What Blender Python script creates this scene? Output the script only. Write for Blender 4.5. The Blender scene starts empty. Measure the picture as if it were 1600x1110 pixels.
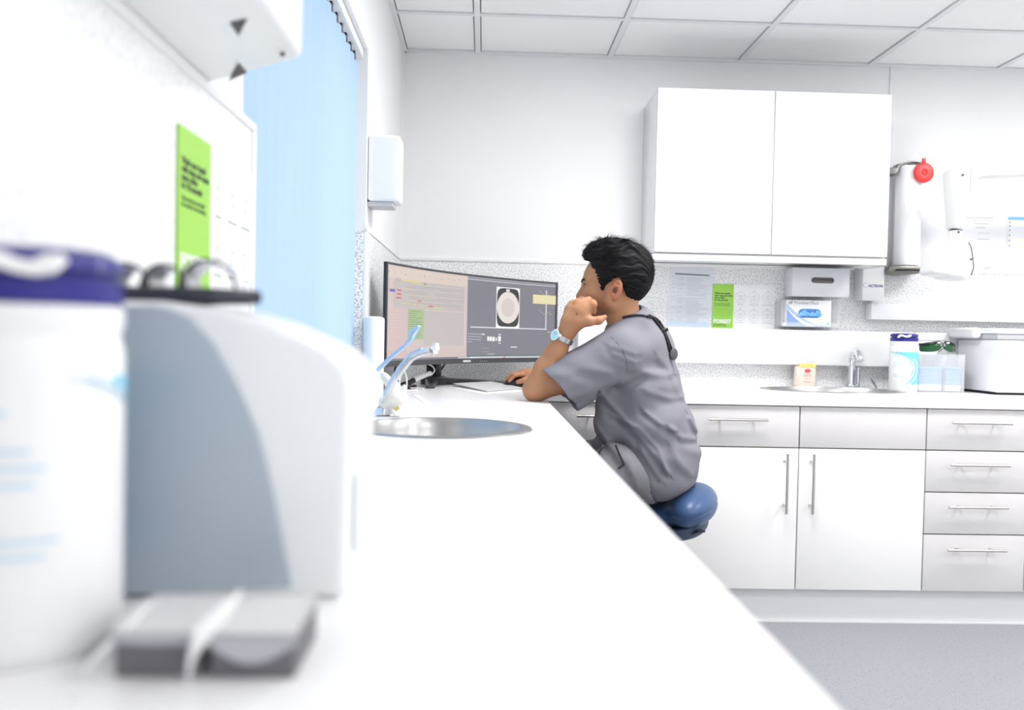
import bpy, bmesh, math, random
import numpy as np
from mathutils import Vector, Matrix
random.seed(7)
C = bpy.context.scene.collection
SC = bpy.context.scene
PI = math.pi

# ------------------------------------------------------------------ camera, world, lights, exposure
cam_d = bpy.data.cameras.new('camera'); cam = bpy.data.objects.new('camera', cam_d); C.objects.link(cam)
cam_d.lens = 29.98; cam_d.sensor_width = 36; cam_d.clip_start = 0.02
fw = Vector((0.03246279, 0.99918855, -0.02384137)); rt = Vector((0.99927136, -0.03196794, 0.020852)); up = Vector((-0.02007292, 0.02450091, 0.99949827))
cam.matrix_world = Matrix(((rt.x, up.x, -fw.x, 0), (rt.y, up.y, -fw.y, 0), (rt.z, up.z, -fw.z, 1.11878), (0, 0, 0, 1)))
cam_d.dof.use_dof = True; cam_d.dof.focus_distance = 2.85; cam_d.dof.aperture_fstop = 2.8
SC.camera = cam
SC.view_settings.view_transform = 'Standard'; SC.view_settings.look = 'None'
SC.view_settings.gamma = 1.0; SC.view_settings.use_curve_mapping = False
SC.view_settings.exposure = 0.13
w = bpy.data.worlds.new('sky'); SC.world = w; w.use_nodes = True
w.node_tree.nodes['Background'].inputs[0].default_value = (0.95, 0.97, 1.0, 1)
w.node_tree.nodes['Background'].inputs[1].default_value = 0.80
PANEL_W = {2: 25.0, 5: 12.0, 8: 13.0}
PANELS = [(1, 2), (4, 2), (2, 5), (5, 5), (2, 8), (5, 8)]      # ceiling light positions: column, row of the tile grid
TX0, TROW, HC, DB = -0.0556, 3.4395, 2.394, 3.896             # ceiling grid origin, first cross bar, ceiling height, back wall
def tile_c(i, r):
    return (TX0 + .6*i + .3, TROW - .6*r + .3)
for (i, r) in PANELS:
    x, y = tile_c(i, r)
    l = bpy.data.lights.new('panel_light', 'AREA'); l.shape = 'SQUARE'; l.size = .54; l.energy = PANEL_W[r]; l.color = (1, .99, .98)
    lo = bpy.data.objects.new('panel_light', l); C.objects.link(lo); lo.location = (x, y, HC-.03)

# ------------------------------------------------------------------ materials
MATS = {}
def mat(name, col, rough=.5, metal=0., spec=.5, trans=0., ior=1.45, emit=None, es=1., alpha=1., bump=None, coat=0., sss=0.):
    if name in MATS: return MATS[name]
    m = bpy.data.materials.new(name); m.use_nodes = True; MATS[name] = m
    b = m.node_tree.nodes['Principled BSDF']
    b.inputs['Base Color'].default_value = (*col, 1); b.inputs['Roughness'].default_value = rough
    b.inputs['Metallic'].default_value = metal; b.inputs['Specular IOR Level'].default_value = spec
    b.inputs['Transmission Weight'].default_value = trans; b.inputs['IOR'].default_value = ior
    b.inputs['Alpha'].default_value = alpha; b.inputs['Coat Weight'].default_value = coat
    if sss: b.inputs['Subsurface Weight'].default_value = sss; b.inputs['Subsurface Radius'].default_value = (.02, .008, .004); b.inputs['Subsurface Scale'].default_value = .4
    if emit: b.inputs['Emission Color'].default_value = (*emit, 1); b.inputs['Emission Strength'].default_value = es
    if bump:
        nt = m.node_tree; n = nt.nodes.new('ShaderNodeTexNoise'); n.inputs['Scale'].default_value = bump[0]; n.inputs['Detail'].default_value = 4
        tc = nt.nodes.new('ShaderNodeTexCoord'); bp = nt.nodes.new('ShaderNodeBump'); bp.inputs['Strength'].default_value = bump[1]; bp.inputs['Distance'].default_value = .002
        nt.links.new(tc.outputs['Object'], n.inputs['Vector']); nt.links.new(n.outputs['Fac'], bp.inputs['Height']); nt.links.new(bp.outputs['Normal'], b.inputs['Normal'])
    return m
def speck(name, base, dark, scale, lo, hi, rough=.3, light=None, spec=.5):
    m = mat(name, base, rough, spec=spec); nt = m.node_tree; b = nt.nodes['Principled BSDF']
    tc = nt.nodes.new('ShaderNodeTexCoord'); n = nt.nodes.new('ShaderNodeTexNoise'); n.inputs['Scale'].default_value = scale; n.inputs['Detail'].default_value = 1.5
    r = nt.nodes.new('ShaderNodeValToRGB'); r.color_ramp.elements[0].position = lo; r.color_ramp.elements[0].color = (*dark, 1)
    r.color_ramp.elements[1].position = hi; r.color_ramp.elements[1].color = (*base, 1)
    if light:
        e = r.color_ramp.elements.new(min(1, hi+.14)); e.color = (*light, 1)
    nt.links.new(tc.outputs['Object'], n.inputs['Vector']); nt.links.new(n.outputs['Fac'], r.inputs['Fac']); nt.links.new(r.outputs['Color'], b.inputs['Base Color'])
    return m
def mottle(name, c1, c2, scale, rough=.5, spec=.5, bump=0.):
    m = mat(name, c1, rough, spec=spec); nt = m.node_tree; b = nt.nodes['Principled BSDF']
    tc = nt.nodes.new('ShaderNodeTexCoord'); n = nt.nodes.new('ShaderNodeTexNoise'); n.inputs['Scale'].default_value = scale; n.inputs['Detail'].default_value = 6
    r = nt.nodes.new('ShaderNodeValToRGB'); r.color_ramp.elements[0].position = .3; r.color_ramp.elements[0].color = (*c1, 1); r.color_ramp.elements[1].position = .7; r.color_ramp.elements[1].color = (*c2, 1)
    nt.links.new(tc.outputs['Object'], n.inputs['Vector']); nt.links.new(n.outputs['Fac'], r.inputs['Fac']); nt.links.new(r.outputs['Color'], b.inputs['Base Color'])
    if bump:
        bp = nt.nodes.new('ShaderNodeBump'); bp.inputs['Strength'].default_value = bump; bp.inputs['Distance'].default_value = .002
        nt.links.new(n.outputs['Fac'], bp.inputs['Height']); nt.links.new(bp.outputs['Normal'], b.inputs['Normal'])
    return m
WALL = mottle('wall_paint', (.845, .85, .86), (.865, .87, .88), 3, .6, .3)
CEIL = mat('ceiling_tile_board', (.95, .955, .96), .8, spec=.2, bump=(180, .25))
GRID = mat('ceiling_grid_white', (.82, .83, .85), .5)
CLAD = speck('speckled_cladding', (.89, .895, .90), (.44, .45, .47), 200, .38, .49, .35, (.94, .94, .945))
CLADL = speck('speckled_cladding_fine', (.88, .885, .90), (.76, .77, .79), 150, .36, .5, .25)
WHITE = mat('white_plastic', (.88, .885, .89), .35)
GLOSSW = mat('white_gloss_board', (.90, .905, .915), .22)
TOP = speck('white_worktop_laminate', (.95, .95, .955), (.72, .72, .74), 90, .24, .29, .25)
DOORM = mottle('door_white_laminate', (.90, .895, .88), (.92, .915, .90), 2, .45)
DRAWM = mottle('drawer_pale_grey_laminate', (.68, .665, .66), (.71, .695, .69), 2, .45)
CARC = mat('carcass_grey', (.30, .30, .31), .7)
STEEL = mat('brushed_steel', (.62, .60, .58), .28, 1.)
BRK = mat('dull_bracket_steel', (.22, .215, .20), .4, 1.)
CHROME = mat('chrome', (.80, .82, .84), .1, 1.)
FLOORM = speck('grey_vinyl_floor', (.30, .31, .335), (.22, .23, .26), 120, .30, .38, .45, (.32, .33, .355))
SKIRT = mat('plinth_grey_vinyl', (.86, .875, .885), .4)
BLACK = mat('black_plastic', (.012, .013, .016), .3)
DGREY = mat('dark_grey_plastic', (.055, .058, .07), .3)
RED = mat('red_plastic', (.90, .05, .045), .35)
CLEAR = mat('clear_acrylic', (.95, .97, 1.), .03, trans=.0, alpha=.22)
PAPER = mat('white_paper', (.88, .885, .90), .6)
PAPERB = mat('pale_blue_paper', (.78, .81, .87), .6)
INK = mat('grey_ink', (.42, .44, .48), .7)
INKD = mat('black_ink', (.04, .05, .05), .7)
GREENP = mat('green_print', (.34, .66, .09), .5)

# ------------------------------------------------------------------ mesh helpers
class M:
    def __init__(s): s.v = []; s.f = []; s.m = []
    def add(s, vs, fs, m=0):
        o = len(s.v); s.v += [tuple(map(float, q)) for q in vs]; s.f += [tuple(o+i for i in f) for f in fs]; s.m += [m]*len(fs); return s
    def box(s, x0, x1, y0, y1, z0, z1, m=0, R=None, c=None):
        vs = [Vector((x, y, z)) for x in (x0, x1) for y in (y0, y1) for z in (z0, z1)]
        if R is not None:
            c = Vector(c); vs = [c + R @ (q-c) for q in vs]
        return s.add(vs, [(0,1,3,2), (4,6,7,5), (0,4,5,1), (2,3,7,6), (0,2,6,4), (1,5,7,3)], m)
    def cone(s, a, b, r0, r1=None, n=16, m=0, cap=True):
        r1 = r0 if r1 is None else r1
        return s.tube([a, b], [r0, r1], n, m, cap)
    def tube(s, path, r, n=10, m=0, cap=True, flat=1.0):
        P = [Vector(q) for q in path]; r = r if isinstance(r, (list, tuple)) else [r]*len(P)
        t0 = (P[1]-P[0]).normalized(); u = t0.orthogonal().normalized(); vs = []
        for i, q in enumerate(P):
            t = ((P[min(i+1, len(P)-1)]-P[max(i-1, 0)])).normalized()
            u = (u - t*u.dot(t)).normalized(); v = t.cross(u)
            vs += [q + (u*math.cos(2*PI*k/n) + v*math.sin(2*PI*k/n)*flat)*r[i] for k in range(n)]
        fs = [(i*n+k, i*n+(k+1) % n, (i+1)*n+(k+1) % n, (i+1)*n+k) for i in range(len(P)-1) for k in range(n)]
        if cap: fs += [tuple(range(n))[::-1], tuple((len(P)-1)*n+k for k in range(n))]
        return s.add(vs, fs, m)
    def lathe(s, prof, c, n=32, m=0, sx=1., sy=1.):
        vs = [(c[0]+r*sx*math.cos(2*PI*k/n), c[1]+r*sy*math.sin(2*PI*k/n), c[2]+z) for (r, z) in prof for k in range(n)]
        fs = [(i*n+k, i*n+(k+1) % n, (i+1)*n+(k+1) % n, (i+1)*n+k) for i in range(len(prof)-1) for k in range(n)]
        return s.add(vs, fs, m)
    def prism(s, poly, fn, d0, d1, m=0):              # poly in 2-D, fn(a, b, d) -> xyz
        n = len(poly)
        return s.add([fn(a, b, d0) for a, b in poly] + [fn(a, b, d1) for a, b in poly],
                     [tuple(range(n)), tuple(range(n, 2*n))[::-1]] + [(i, i+n, (i+1) % n+n, (i+1) % n) for i in range(n)], m)
    def grid(s, fn, us, vs_, m=0):
        nu, nv = len(us), len(vs_)
        return s.add([fn(u, v) for u in us for v in vs_], [(i*nv+j, (i+1)*nv+j, (i+1)*nv+j+1, i*nv+j+1) for i in range(nu-1) for j in range(nv-1)], m)
    def build(s, name, mats, parent=None, loc=None, bevel=0, seg=2, smooth=35):
        me = bpy.data.meshes.new(name)
        o = Vector((0, 0, 0))
        if parent is not None: o = ROOT(parent)
        elif loc is not None: o = Vector(loc)
        me.from_pydata([tuple(Vector(q)-o) for q in s.v], [], s.f)
        for q in (mats if isinstance(mats, (list, tuple)) else [mats]): me.materials.append(q)
        me.polygons.foreach_set('material_index', s.m)
        bm = bmesh.new(); bm.from_mesh(me); bmesh.ops.recalc_face_normals(bm, faces=bm.faces)
        if bevel:
            ed = [e for e in bm.edges if len(e.link_faces) == 2 and e.calc_face_angle(0) > .6]
            bmesh.ops.bevel(bm, geom=ed, offset=bevel, segments=seg, profile=.5, affect='EDGES', clamp_overlap=True)
        bm.to_mesh(me); bm.free()
        if smooth:
            me.polygons.foreach_set('use_smooth', [True]*len(me.polygons)); me.set_sharp_from_angle(angle=math.radians(smooth))
        ob = bpy.data.objects.new(name, me); C.objects.link(ob)
        if parent is not None: ob.parent = parent
        elif loc is not None: ob.location = o
        return ob
def ROOT(o):
    q = Vector((0, 0, 0))
    while o is not None: q = q + o.location; o = o.parent
    return q
def tag(o, label=None, cat=None, group=None, kind=None):
    if label: o['label'] = label
    if cat: o['category'] = cat
    if group: o['group'] = group
    if kind: o['kind'] = kind
    return o
def thing(name, label, cat, loc, group=None):
    o = bpy.data.objects.new(name, None); o.empty_display_size = .05; C.objects.link(o); o.location = loc
    return tag(o, label, cat, group)
def B(name, m, dims, parent=None, bevel=0, loc=None, seg=2):
    return M().box(*dims).build(name, m, parent, loc, bevel, seg)
def dup(o, name, parent, d=(0, 0, 0)):
    c = o.copy(); c.name = name; C.objects.link(c); c.parent = parent; c.location = o.location + Vector(d); return c
def text(body, loc, size, m, parent, rot=(PI/2, 0, 0), align='LEFT', ext=.0003, bold=0.):
    cu = bpy.data.curves.new('lettering', 'FONT'); cu.body = body; cu.size = size; cu.extrude = ext; cu.align_x = align; cu.offset = bold; cu.resolution_u = 2
    cu.materials.append(m); o = bpy.data.objects.new('lettering', cu); C.objects.link(o); o.parent = parent
    o.location = Vector(loc) - ROOT(parent); o.rotation_euler = rot; return o
def struct(name, mm, m, parent=None, bevel=0, **k):
    o = mm.build(name, m, parent, None, bevel, **k)
    if parent is None: o['kind'] = 'structure'
    return o

# ------------------------------------------------------------------ room shell
XL, XR, YF = -.394, 3.60, -1.70
FL = struct('floor', M().box(XL-.2, XR+.1, YF-.1, DB+.1, -.1, 0), FLOORM)
struct('wall_back', M().box(XL-.2, XR+.1, DB, DB+.12, 0, 2.75), WALL)
struct('wall_right', M().box(XR, XR+.12, YF, DB, 0, 2.75), WALL)
struct('wall_front', M().box(XL-.2, XR+.1, YF-.12, YF, 0, 2.75), WALL)
WY0, WY1, WZ0, WZ1 = 1.388, 2.79, .96, 2.03                    # window opening in the left wall
wl = M(); wl.box(XL-.2, XL, YF, WY0, 0, 2.75); wl.box(XL-.2, XL, WY1, DB, 0, 2.75); wl.box(XL-.2, XL, WY0, WY1, 0, WZ0); wl.box(XL-.2, XL, WY0, WY1, WZ1, 2.75)
struct('wall_left', wl, WALL)
# ceiling: slab above, grid bars, tiles
ce = struct('ceiling', M().box(XL-.2, XR+.1, YF, DB, HC+.16, HC+.26), WALL)
bars = []
for i in range(0, 7):
    x = TX0+.6*i
    B('ceiling_grid_bar', GRID, (x-.012, x+.012, YF, DB, HC-.004, HC+.012), ce)
for r in range(0, 9):
    y = TROW-.6*r
    B('ceiling_grid_bar', GRID, (XL, XR, y-.011, y+.011, HC-.003, HC+.011), ce)
B('wall_angle_bar', GRID, (XL, XR, DB-.012, DB, HC-.010, HC+.010), ce); B('wall_angle_bar', GRID, (XL, XL+.018, YF, DB, HC-.010, HC+.010), ce)
tile_mesh = {}
for i in range(-1, 7):
    for r in range(-1, 9):
        if (i, r+1) in PANELS: pass
        x0, x1 = TX0+.6*i+.016, TX0+.6*(i+1)-.016
        y1 = TROW-.6*r-.015; y0 = y1-.57
        if r == -1: y0, y1 = TROW+.015, DB-.016
        x0 = max(x0, XL+.022); x1 = min(x1, XR-.01); y0 = max(y0, YF+.01)
        if x1-x0 < .05 or y1-y0 < .05: continue
        cx, cy = (x0+x1)/2, (y0+y1)/2
        if any(abs(cx-tile_c(*q)[0]) < .1 and abs(cy-tile_c(*q)[1]) < .1 for q in PANELS): continue
        key = (round(x1-x0, 3), round(y1-y0, 3))
        if key not in tile_mesh:
            o = M().box(cx-key[0]/2, cx+key[0]/2, cy-key[1]/2, cy+key[1]/2, HC+.003, HC+.018).build('ceiling_tile', CEIL, None, (cx, cy, HC))
            o.parent = ce; tile_mesh[key] = o
        else:
            o = tile_mesh[key].copy(); C.objects.link(o); o.parent = ce; o.location = (cx, cy, HC)
LED = mat('led_diffuser', (.9, .9, .9), .5, emit=(1, 1, 1), es=3.)
for k, (i, r) in enumerate(PANELS):
    x, y = tile_c(i, r)
    t = thing('ceiling_light', 'square flush ceiling light panel set in the tile grid', 'light', (x, y, HC), 'flush ceiling light panels')
    mm = M(); a = .286
    for (p0, p1, q0, q1) in ((-a, a, -a, -a+.02), (-a, a, a-.02, a), (-a, -a+.02, -a+.02, a-.02), (a-.02, a, -a+.02, a-.02)): mm.box(x+p0, x+p1, y+q0, y+q1, HC-.006, HC+.03)
    mm.build('frame', GRID, t); B('diffuser', LED, (x-a+.02, x+a-.02, y-a+.02, y+a-.02, HC+.0, HC+.02), t)

# wall cladding (speckled hygienic board) with white edge trims
struct('trim_1', M().box(.0+XL, XR, DB-.012, DB, 1.446, 1.462), WHITE, bevel=.002)
struct('cladding_back', M().box(XL, XR, DB-.006, DB, .909, 1.446), CLAD)
struct('cladding_left', M().box(XL, XL+.006, YF, WY0+.030, .909, 1.444), CLADL)
struct('trim_2', M().box(XL, XL+.010, YF, WY0+.048, 1.444, 1.458).box(XL, XL+.010, WY0+.030, WY0+.048, .909, 1.444), WHITE, bevel=.002)
struct('cladding_corner', M().box(XL, XL+.006, WY1+.012, DB, .909, 1.444), CLAD)
struct('trim_3', M().box(XL, XL+.010, WY1-.004, DB, 1.444, 1.456).box(XL-.004, XL+.010, WY1-.004, WY1+.014, .909, 1.444), WHITE, bevel=.002)
struct('cladding_reveal', M().box(XL-.10, XL-.004, WY1-.006, WY1, WZ0, 1.444), CLAD)
struct('cladding_under_window', M().box(XL, XL+.006, WY0, WY1, .909, WZ0), CLADL)
struct('trim_4', M().box(XL+.0, XL+.010, DB-.016, DB, 1.456, HC-.01), WHITE)
struct('trim_5', M().box(1.838, 1.866, DB-.005, DB, 1.462, HC-.01), WALL, bevel=.002)
# window
wn = struct('window_1', M().box(XL-.16, XL-.10, WY0, WY1, WZ0, WZ0+.06).box(XL-.16, XL-.10, WY0, WY1, WZ1-.06, WZ1).box(XL-.16, XL-.10, WY0, WY0+.06, WZ0+.06, WZ1-.06)
            .box(XL-.16, XL-.10, WY1-.06, WY1, WZ0+.06, WZ1-.06).box(XL-.16, XL-.10, 2.07, 2.13, WZ0+.06, WZ1-.06), WHITE, bevel=.004)
GL = mat('window_glass', (1, 1, 1), .0, trans=0, alpha=.08)
B('pane', GL, (XL-.135, XL-.13, WY0+.06, 2.07, WZ0+.06, WZ1-.06), wn); B('pane', GL, (XL-.135, XL-.13, 2.13, WY1-.06, WZ0+.06, WZ1-.06), wn)
struct('window_sill', M().box(XL-.10, XL+.012, WY0+.002, WY1-.002, WZ0-.002, WZ0+.018), WHITE, bevel=.004)
# vertical blind
bm_ = bpy.data.materials.new('pale_blue_blind_fabric'); bm_.use_nodes = True; nt = bm_.node_tree; nt.nodes.clear()
out = nt.nodes.new('ShaderNodeOutputMaterial'); mx = nt.nodes.new('ShaderNodeMixShader'); mx.inputs[0].default_value = .55
d = nt.nodes.new('ShaderNodeBsdfDiffuse'); tl = nt.nodes.new('ShaderNodeBsdfTranslucent')
d.inputs[0].default_value = (.60, .77, .95, 1); tl.inputs[0].default_value = (.60, .78, .98, 1)
nt.links.new(d.outputs[0], mx.inputs[1]); nt.links.new(tl.outputs[0], mx.inputs[2]); nt.links.new(mx.outputs[0], out.inputs[0])
BX = XL-.036
vb = thing('vertical_blind', 'pale blue vertical slat blind closed across the left window', 'blind', (BX, 2.1, WZ1))
B('headrail', WHITE, (BX-.014, BX+.022, WY0+.01, WY1-.01, WZ1-.032, WZ1-.002), vb, .003)
sm = None
for k in range(17):
    y = WY0+.055+k*.0795
    if y > WY1-.04: break
    a = math.radians(12); hx, hy = math.sin(a)*.0445, math.cos(a)*.0445
    if sm is None:
        mm = M()
        us = np.linspace(-1, 1, 7)
        mm.grid(lambda u, v: (BX + hx*u + .004*(1-u*u), y + hy*u, v), us, [WZ0+.03, WZ1-.052])
        sm = mm.build('slat', bm_, vb); s0 = y
        hk = M().box(BX-.003, BX+.006, y-.010, y+.010, WZ1-.056, WZ1-.028).build('slat_hook', BLACK, sm)
    else:
        q = dup(sm, 'slat', vb, (0, y-s0, 0)); dup(hk, 'slat_hook', q)
struct('trim_6', M().box(.42, 2.9, DB-.075, DB-.006, 1.008, 1.168), GLOSSW, bevel=.006)
struct('trim_7', M().box(1.752, 3.2, DB-.075, DB-.006, 1.222, 1.298), GLOSSW, bevel=.005)

# ------------------------------------------------------------------ base cabinets and worktops
FR = 3.279; ZT = .909
def handle(parent, x0, x1, y, z, vert=None):
    mm = M()
    if vert is None:
        mm.cone((x0, y, z), (x1, y, z), .0055, n=12)
        for q in (x0+.05, x1-.05): mm.cone((q, y, z), (q, y+.034, z), .0045, n=10)
    else:
        mm.cone((x0, y, z), (x0, y, vert), .0055, n=12)
        for q in (z+.03, vert-.03): mm.cone((x0, y, q), (x0, y+.034, q), .0045, n=10)
    return mm.build('handle', STEEL, parent)
def cabinet(x0, x1, label, rows, door=None, group='base cabinets along the back wall'):
    t = thing('base_cabinet', label, 'cabinet', ((x0+x1)/2, FR+.3, 0), group)
    mm = M(); mm.box(x0, x1, FR+.02, DB-.01, .142, .160).box(x0, x0+.018, FR+.02, DB-.01, .16, .862).box(x1-.018, x1, FR+.02, DB-.01, .16, .862).box(x0+.018, x1-.018, DB-.03, DB-.012, .16, .862)
    mm.box(x0+.018, x1-.018, FR+.02, FR+.05, .690, .708)
    mm.build('carcass', CARC, t)
    for (z0, z1, m, hx0, hx1, hz) in rows:
        d = B('drawer', m, (x0+.002, x1-.002, FR, FR+.019, z0+.0022, z1-.0022), t, .0012)
        if hx0: handle(d, hx0, hx1, FR-.032, hz)
    if door:
        d = B('door', DOORM, (x0+.002, x1-.002, FR, FR+.019, .1445, .6975), t, .0012)
        handle(d, door[0], None, FR-.032, .447, .68)
    return t
cabinet(.228, .7255, 'pale grey drawer cabinet partly hidden behind the seated man', [(.70, .864, DRAWM, .358, .588, .812)], (.66,))
cabinet(.7265, 1.234, 'white door cabinet under a handled grey drawer, just right of the blue stool', [(.70, .864, DRAWM, .868, 1.099, .809)], (1.180,))
cabinet(1.235, 1.7375, 'sink cabinet with plain grey top panel without handle', [(.70, .864, DRAWM, None, None, None)], (1.283,))
cabinet(1.7385, 2.147, 'stack of four pale grey drawers with long steel bar handles', [(.70, .864, DRAWM, 1.823, 2.059, .812), (.535, .70, DRAWM, 1.821, 2.057, .647), (.369, .535, DRAWM, 1.820, 2.055, .482), (.142, .369, DRAWM, 1.820, 2.055, .314)])
cabinet(2.148, 2.75, 'base cabinet at the right edge beyond the four drawer stack', [(.70, .864, DRAWM, 2.33, 2.56, .811)], (2.69,))
cabinet(2.751, 3.40, 'last base cabinet by the right hand wall', [(.70, .864, DRAWM, 2.95, 3.18, .811)], (2.82,))
struct('baseboard_back', M().box(.228, 3.42, FR+.051, FR+.068, 0, .141), SKIRT)
struct('baseboard_coving', M().box(.228, 3.42, FR+.043, FR+.051, 0, .006), WHITE)
# back worktop with a sink cut-out: pieces around the bowl
def ring_top(mm, x0, x1, y0, y1, z0, z1, cx, cy, rx, ry, n=48):
    outer = []; inner = []
    for k in range(n):
        a = 2*PI*k/n; ca, sa = math.cos(a), math.sin(a)
        inner.append((cx+rx*ca, cy+ry*sa))
        tx = ((x1-cx)/ca if ca > 1e-9 else ((x0-cx)/ca if ca < -1e-9 else 1e9)); ty = ((y1-cy)/sa if sa > 1e-9 else ((y0-cy)/sa if sa < -1e-9 else 1e9))
        tt = min(tx, ty); outer.append((cx+tt*ca, cy+tt*sa))
    # snap nearest outer points to the corners
    for c in ((x0, y0), (x1, y0), (x1, y1), (x0, y1)):
        j = min(range(n), key=lambda q: (outer[q][0]-c[0])**2+(outer[q][1]-c[1])**2); outer[j] = c
    vs = [(*q, z) for z in (z0, z1) for L in (outer, inner) for q in L]
    fs = []
    for k in range(n):
        l = (k+1) % n
        fs += [(k, l, n+l, n+k), (2*n+k, 3*n+k, 3*n+l, 2*n+l), (k, 2*n+k, 2*n+l, l), (n+k, n+l, 3*n+l, 3*n+k)]
    mm.add(vs, fs)
BSX, BSY = 1.50, 3.62
mm = M(); ring_top(mm, XL+.006, 3.42, FR-.012, DB-.006, .866, ZT, BSX, BSY, .285, .19, 64)
wt = tag(mm.build('worktop', TOP, None, (1.5, 3.58, .866)), 'long white speckled worktop along the back wall', 'worktop')
LSX, LSY, LSR = -.092, 1.895, .185
mm = M(); ring_top(mm, XL+.007, .206, LSY-.30, LSY+.30, .866, ZT, LSX, LSY, LSR, LSR, 64); mm.box(XL+.007, .206, YF+.01, LSY-.30, .866, ZT).box(XL+.007, .206, LSY+.30, FR-.013, .866, ZT)
tag(mm.build('worktop', TOP, None, (-.1, 1.0, .866)), 'glossy white worktop running from the foreground along the left wall', 'worktop')
# cabinets under the left worktop (their fronts face the room)
for k, (y0, y1, lab) in enumerate(((-1.65, -.9, 'white base cabinet at the hidden near end of the left worktop'), (-.899, -.15, 'white base cabinet under the left worktop below the camera'), (-.149, .60, 'white base cabinet under the left worktop below the tub'), (.601, 1.35, 'white base cabinet under the left worktop before the round sink'), (1.351, 2.10, 'white base cabinet under the round sink'))):
    t = thing('base_cabinet', lab, 'cabinet', (-.1, (y0+y1)/2, 0), 'base cabinets under the left worktop')
    mm = M(); mm.box(XL+.01, .16, y0, y0+.018, .142, .864).box(XL+.01, .16, y1-.018, y1, .142, .864).box(XL+.01, .16, y0+.018, y1-.018, .142, .16).box(XL+.01, XL+.03, y0+.018, y1-.018, .16, .864)
    mm.build('carcass', WHITE, t)
    for (a, b, hy) in ((y0, (y0+y1)/2, -1), ((y0+y1)/2, y1, 1)):
        d = B('door', DOORM, (.161, .180, a+.002, b-.002, .1445, .862), t, .0012)
        yy = (b-.05) if hy < 0 else (a+.05)
        M().cone((.212, yy, .6), (.212, yy, .82), .0055, n=12).cone((.18, yy, .63), (.212, yy, .63), .0045, n=8).cone((.18, yy, .79), (.212, yy, .79), .0045, n=8).build('handle', STEEL, d)
struct('baseboard_left', M().box(.11, .128, -1.65, 2.10, 0, .141), SKIRT)

# ------------------------------------------------------------------ upper cabinet
UX0, UXM, UX1, UY = .7038, 1.203, 1.7025, 3.5765
uc = thing('wall_cabinet', 'white double door wall cabinet mounted above the back worktop', 'cabinet', (UXM, DB-.16, 1.45))
M().box(UX0+.002, UX1-.002, UY+.021, DB-.001, 1.474, 2.166).build('carcass', GLOSSW, uc, bevel=.001)
for a, b in ((UX0, UXM), (UXM, UX1)): B('door', GLOSSW, (a+.0022, b-.0022, UY, UY+.0185, 1.4815, 2.167), uc, .0012)
B('door_gap_shade', mat('gap_shade_grey', (.25, .25, .26), .6), (UXM-.006, UXM+.006, UY+.0195, UY+.0208, 1.4815, 2.166), uc); B('pelmet', GLOSSW, (UX0-.004, UX1+.002, UY+.012, UY+.030, 1.448, 1.474), uc, .001)  # dark strip added behind the door gap, standing in for its shade
B('base_board', GLOSSW, (UX0+.004, UX1-.006, UY+.031, DB-.013, 1.464, 1.4735), uc)

# ------------------------------------------------------------------ sinks and taps
def bowl(mm, cx, cy, z, rx, ry, depth, n=48, rim=.02):
    prof = [(1+rim/rx, .0005), (1+rim/rx*.9, .003), (1.0, .003), (.985, -.004), (.96, -.02), (.90, -depth*.8), (.8, -depth*.97), (.5, -depth), (.08, -depth-.004), (.001, -depth-.004)]
    mm.lathe([(r, zz) for r, zz in prof], (cx, cy, z), n, 0, rx, ry)
s = thing('round_sink', 'round stainless steel sink set into the left worktop', 'sink', (LSX, LSY, ZT-.15))
mm = M(); bowl(mm, LSX, LSY, ZT, LSR-.003, LSR-.003, .14, 64, .020); mm.build('basin', mat('satin_steel', (.47, .465, .46), .28, 1.), s)
M().lathe([(.001, 0), (.03, 0), (.034, .003), (.036, 0)], (LSX, LSY, ZT-.1425), 24).build('drain', CHROME, s)
s = thing('oval_sink', 'shallow oval steel sink in the back worktop beneath the tissue box', 'sink', (BSX, BSY, ZT-.15))
mm = M(); bowl(mm, BSX, BSY, ZT, .280, .186, .12, 48, .03); mm.build('basin', MATS['satin_steel'], s)
M().lathe([(.001, 0), (.03, 0), (.034, .003), (.036, 0)], (BSX, BSY, ZT-.1225), 24).build('drain', CHROME, s)
# back tap
tx, ty = 1.672, 3.835
t = thing('mixer_tap', 'chrome mixer tap with upright lever standing behind the oval sink', 'tap', (tx, ty, ZT))
M().lathe([(.026, 0), (.026, .006), (.021, .012), (.0195, .02), (.0195, .13), (.017, .14), (.001, .142)], (tx, ty, ZT), 24).build('body', CHROME, t)
M().tube([(tx, ty, ZT+.10), (tx-.001, ty-.012, ZT+.135), (tx-.002, ty-.03, ZT+.155), (tx-.003, ty-.06, ZT+.163), (tx-.004, ty-.09, ZT+.155), (tx-.005, ty-.105, ZT+.135), (tx-.005, ty-.108, ZT+.125)], [.014, .0155, .017, .018, .0175, .016, .015], 14).build('spout', CHROME, t)
M().tube([(tx+.004, ty+.004, ZT+.13), (tx+.018, ty+.006, ZT+.17), (tx+.026, ty+.006, ZT+.215), (tx+.030, ty+.006, ZT+.240)], [.006, .0045, .004, .006], 10).build('lever', BRK, t)
M().cone((tx+.034, ty, ZT), (tx+.034, ty, ZT+.088), .009, n=14).cone((tx+.034, ty, ZT+.088), (tx+.034, ty, ZT+.098), .012, .006, n=14).build('side_valve', CHROME, t)
M().tube([(tx+.10, ty-.04, ZT+.0), (tx+.085, ty-.045, ZT+.022), (tx+.07, ty-.05, ZT+.045)], [.010, .012, .006], 12, flat=.5).build('plug', CHROME, thing('sink_plug', 'small chrome and clear plug lying beside the mixer tap', 'plug', (tx+.1, ty-.04, ZT)))

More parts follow.
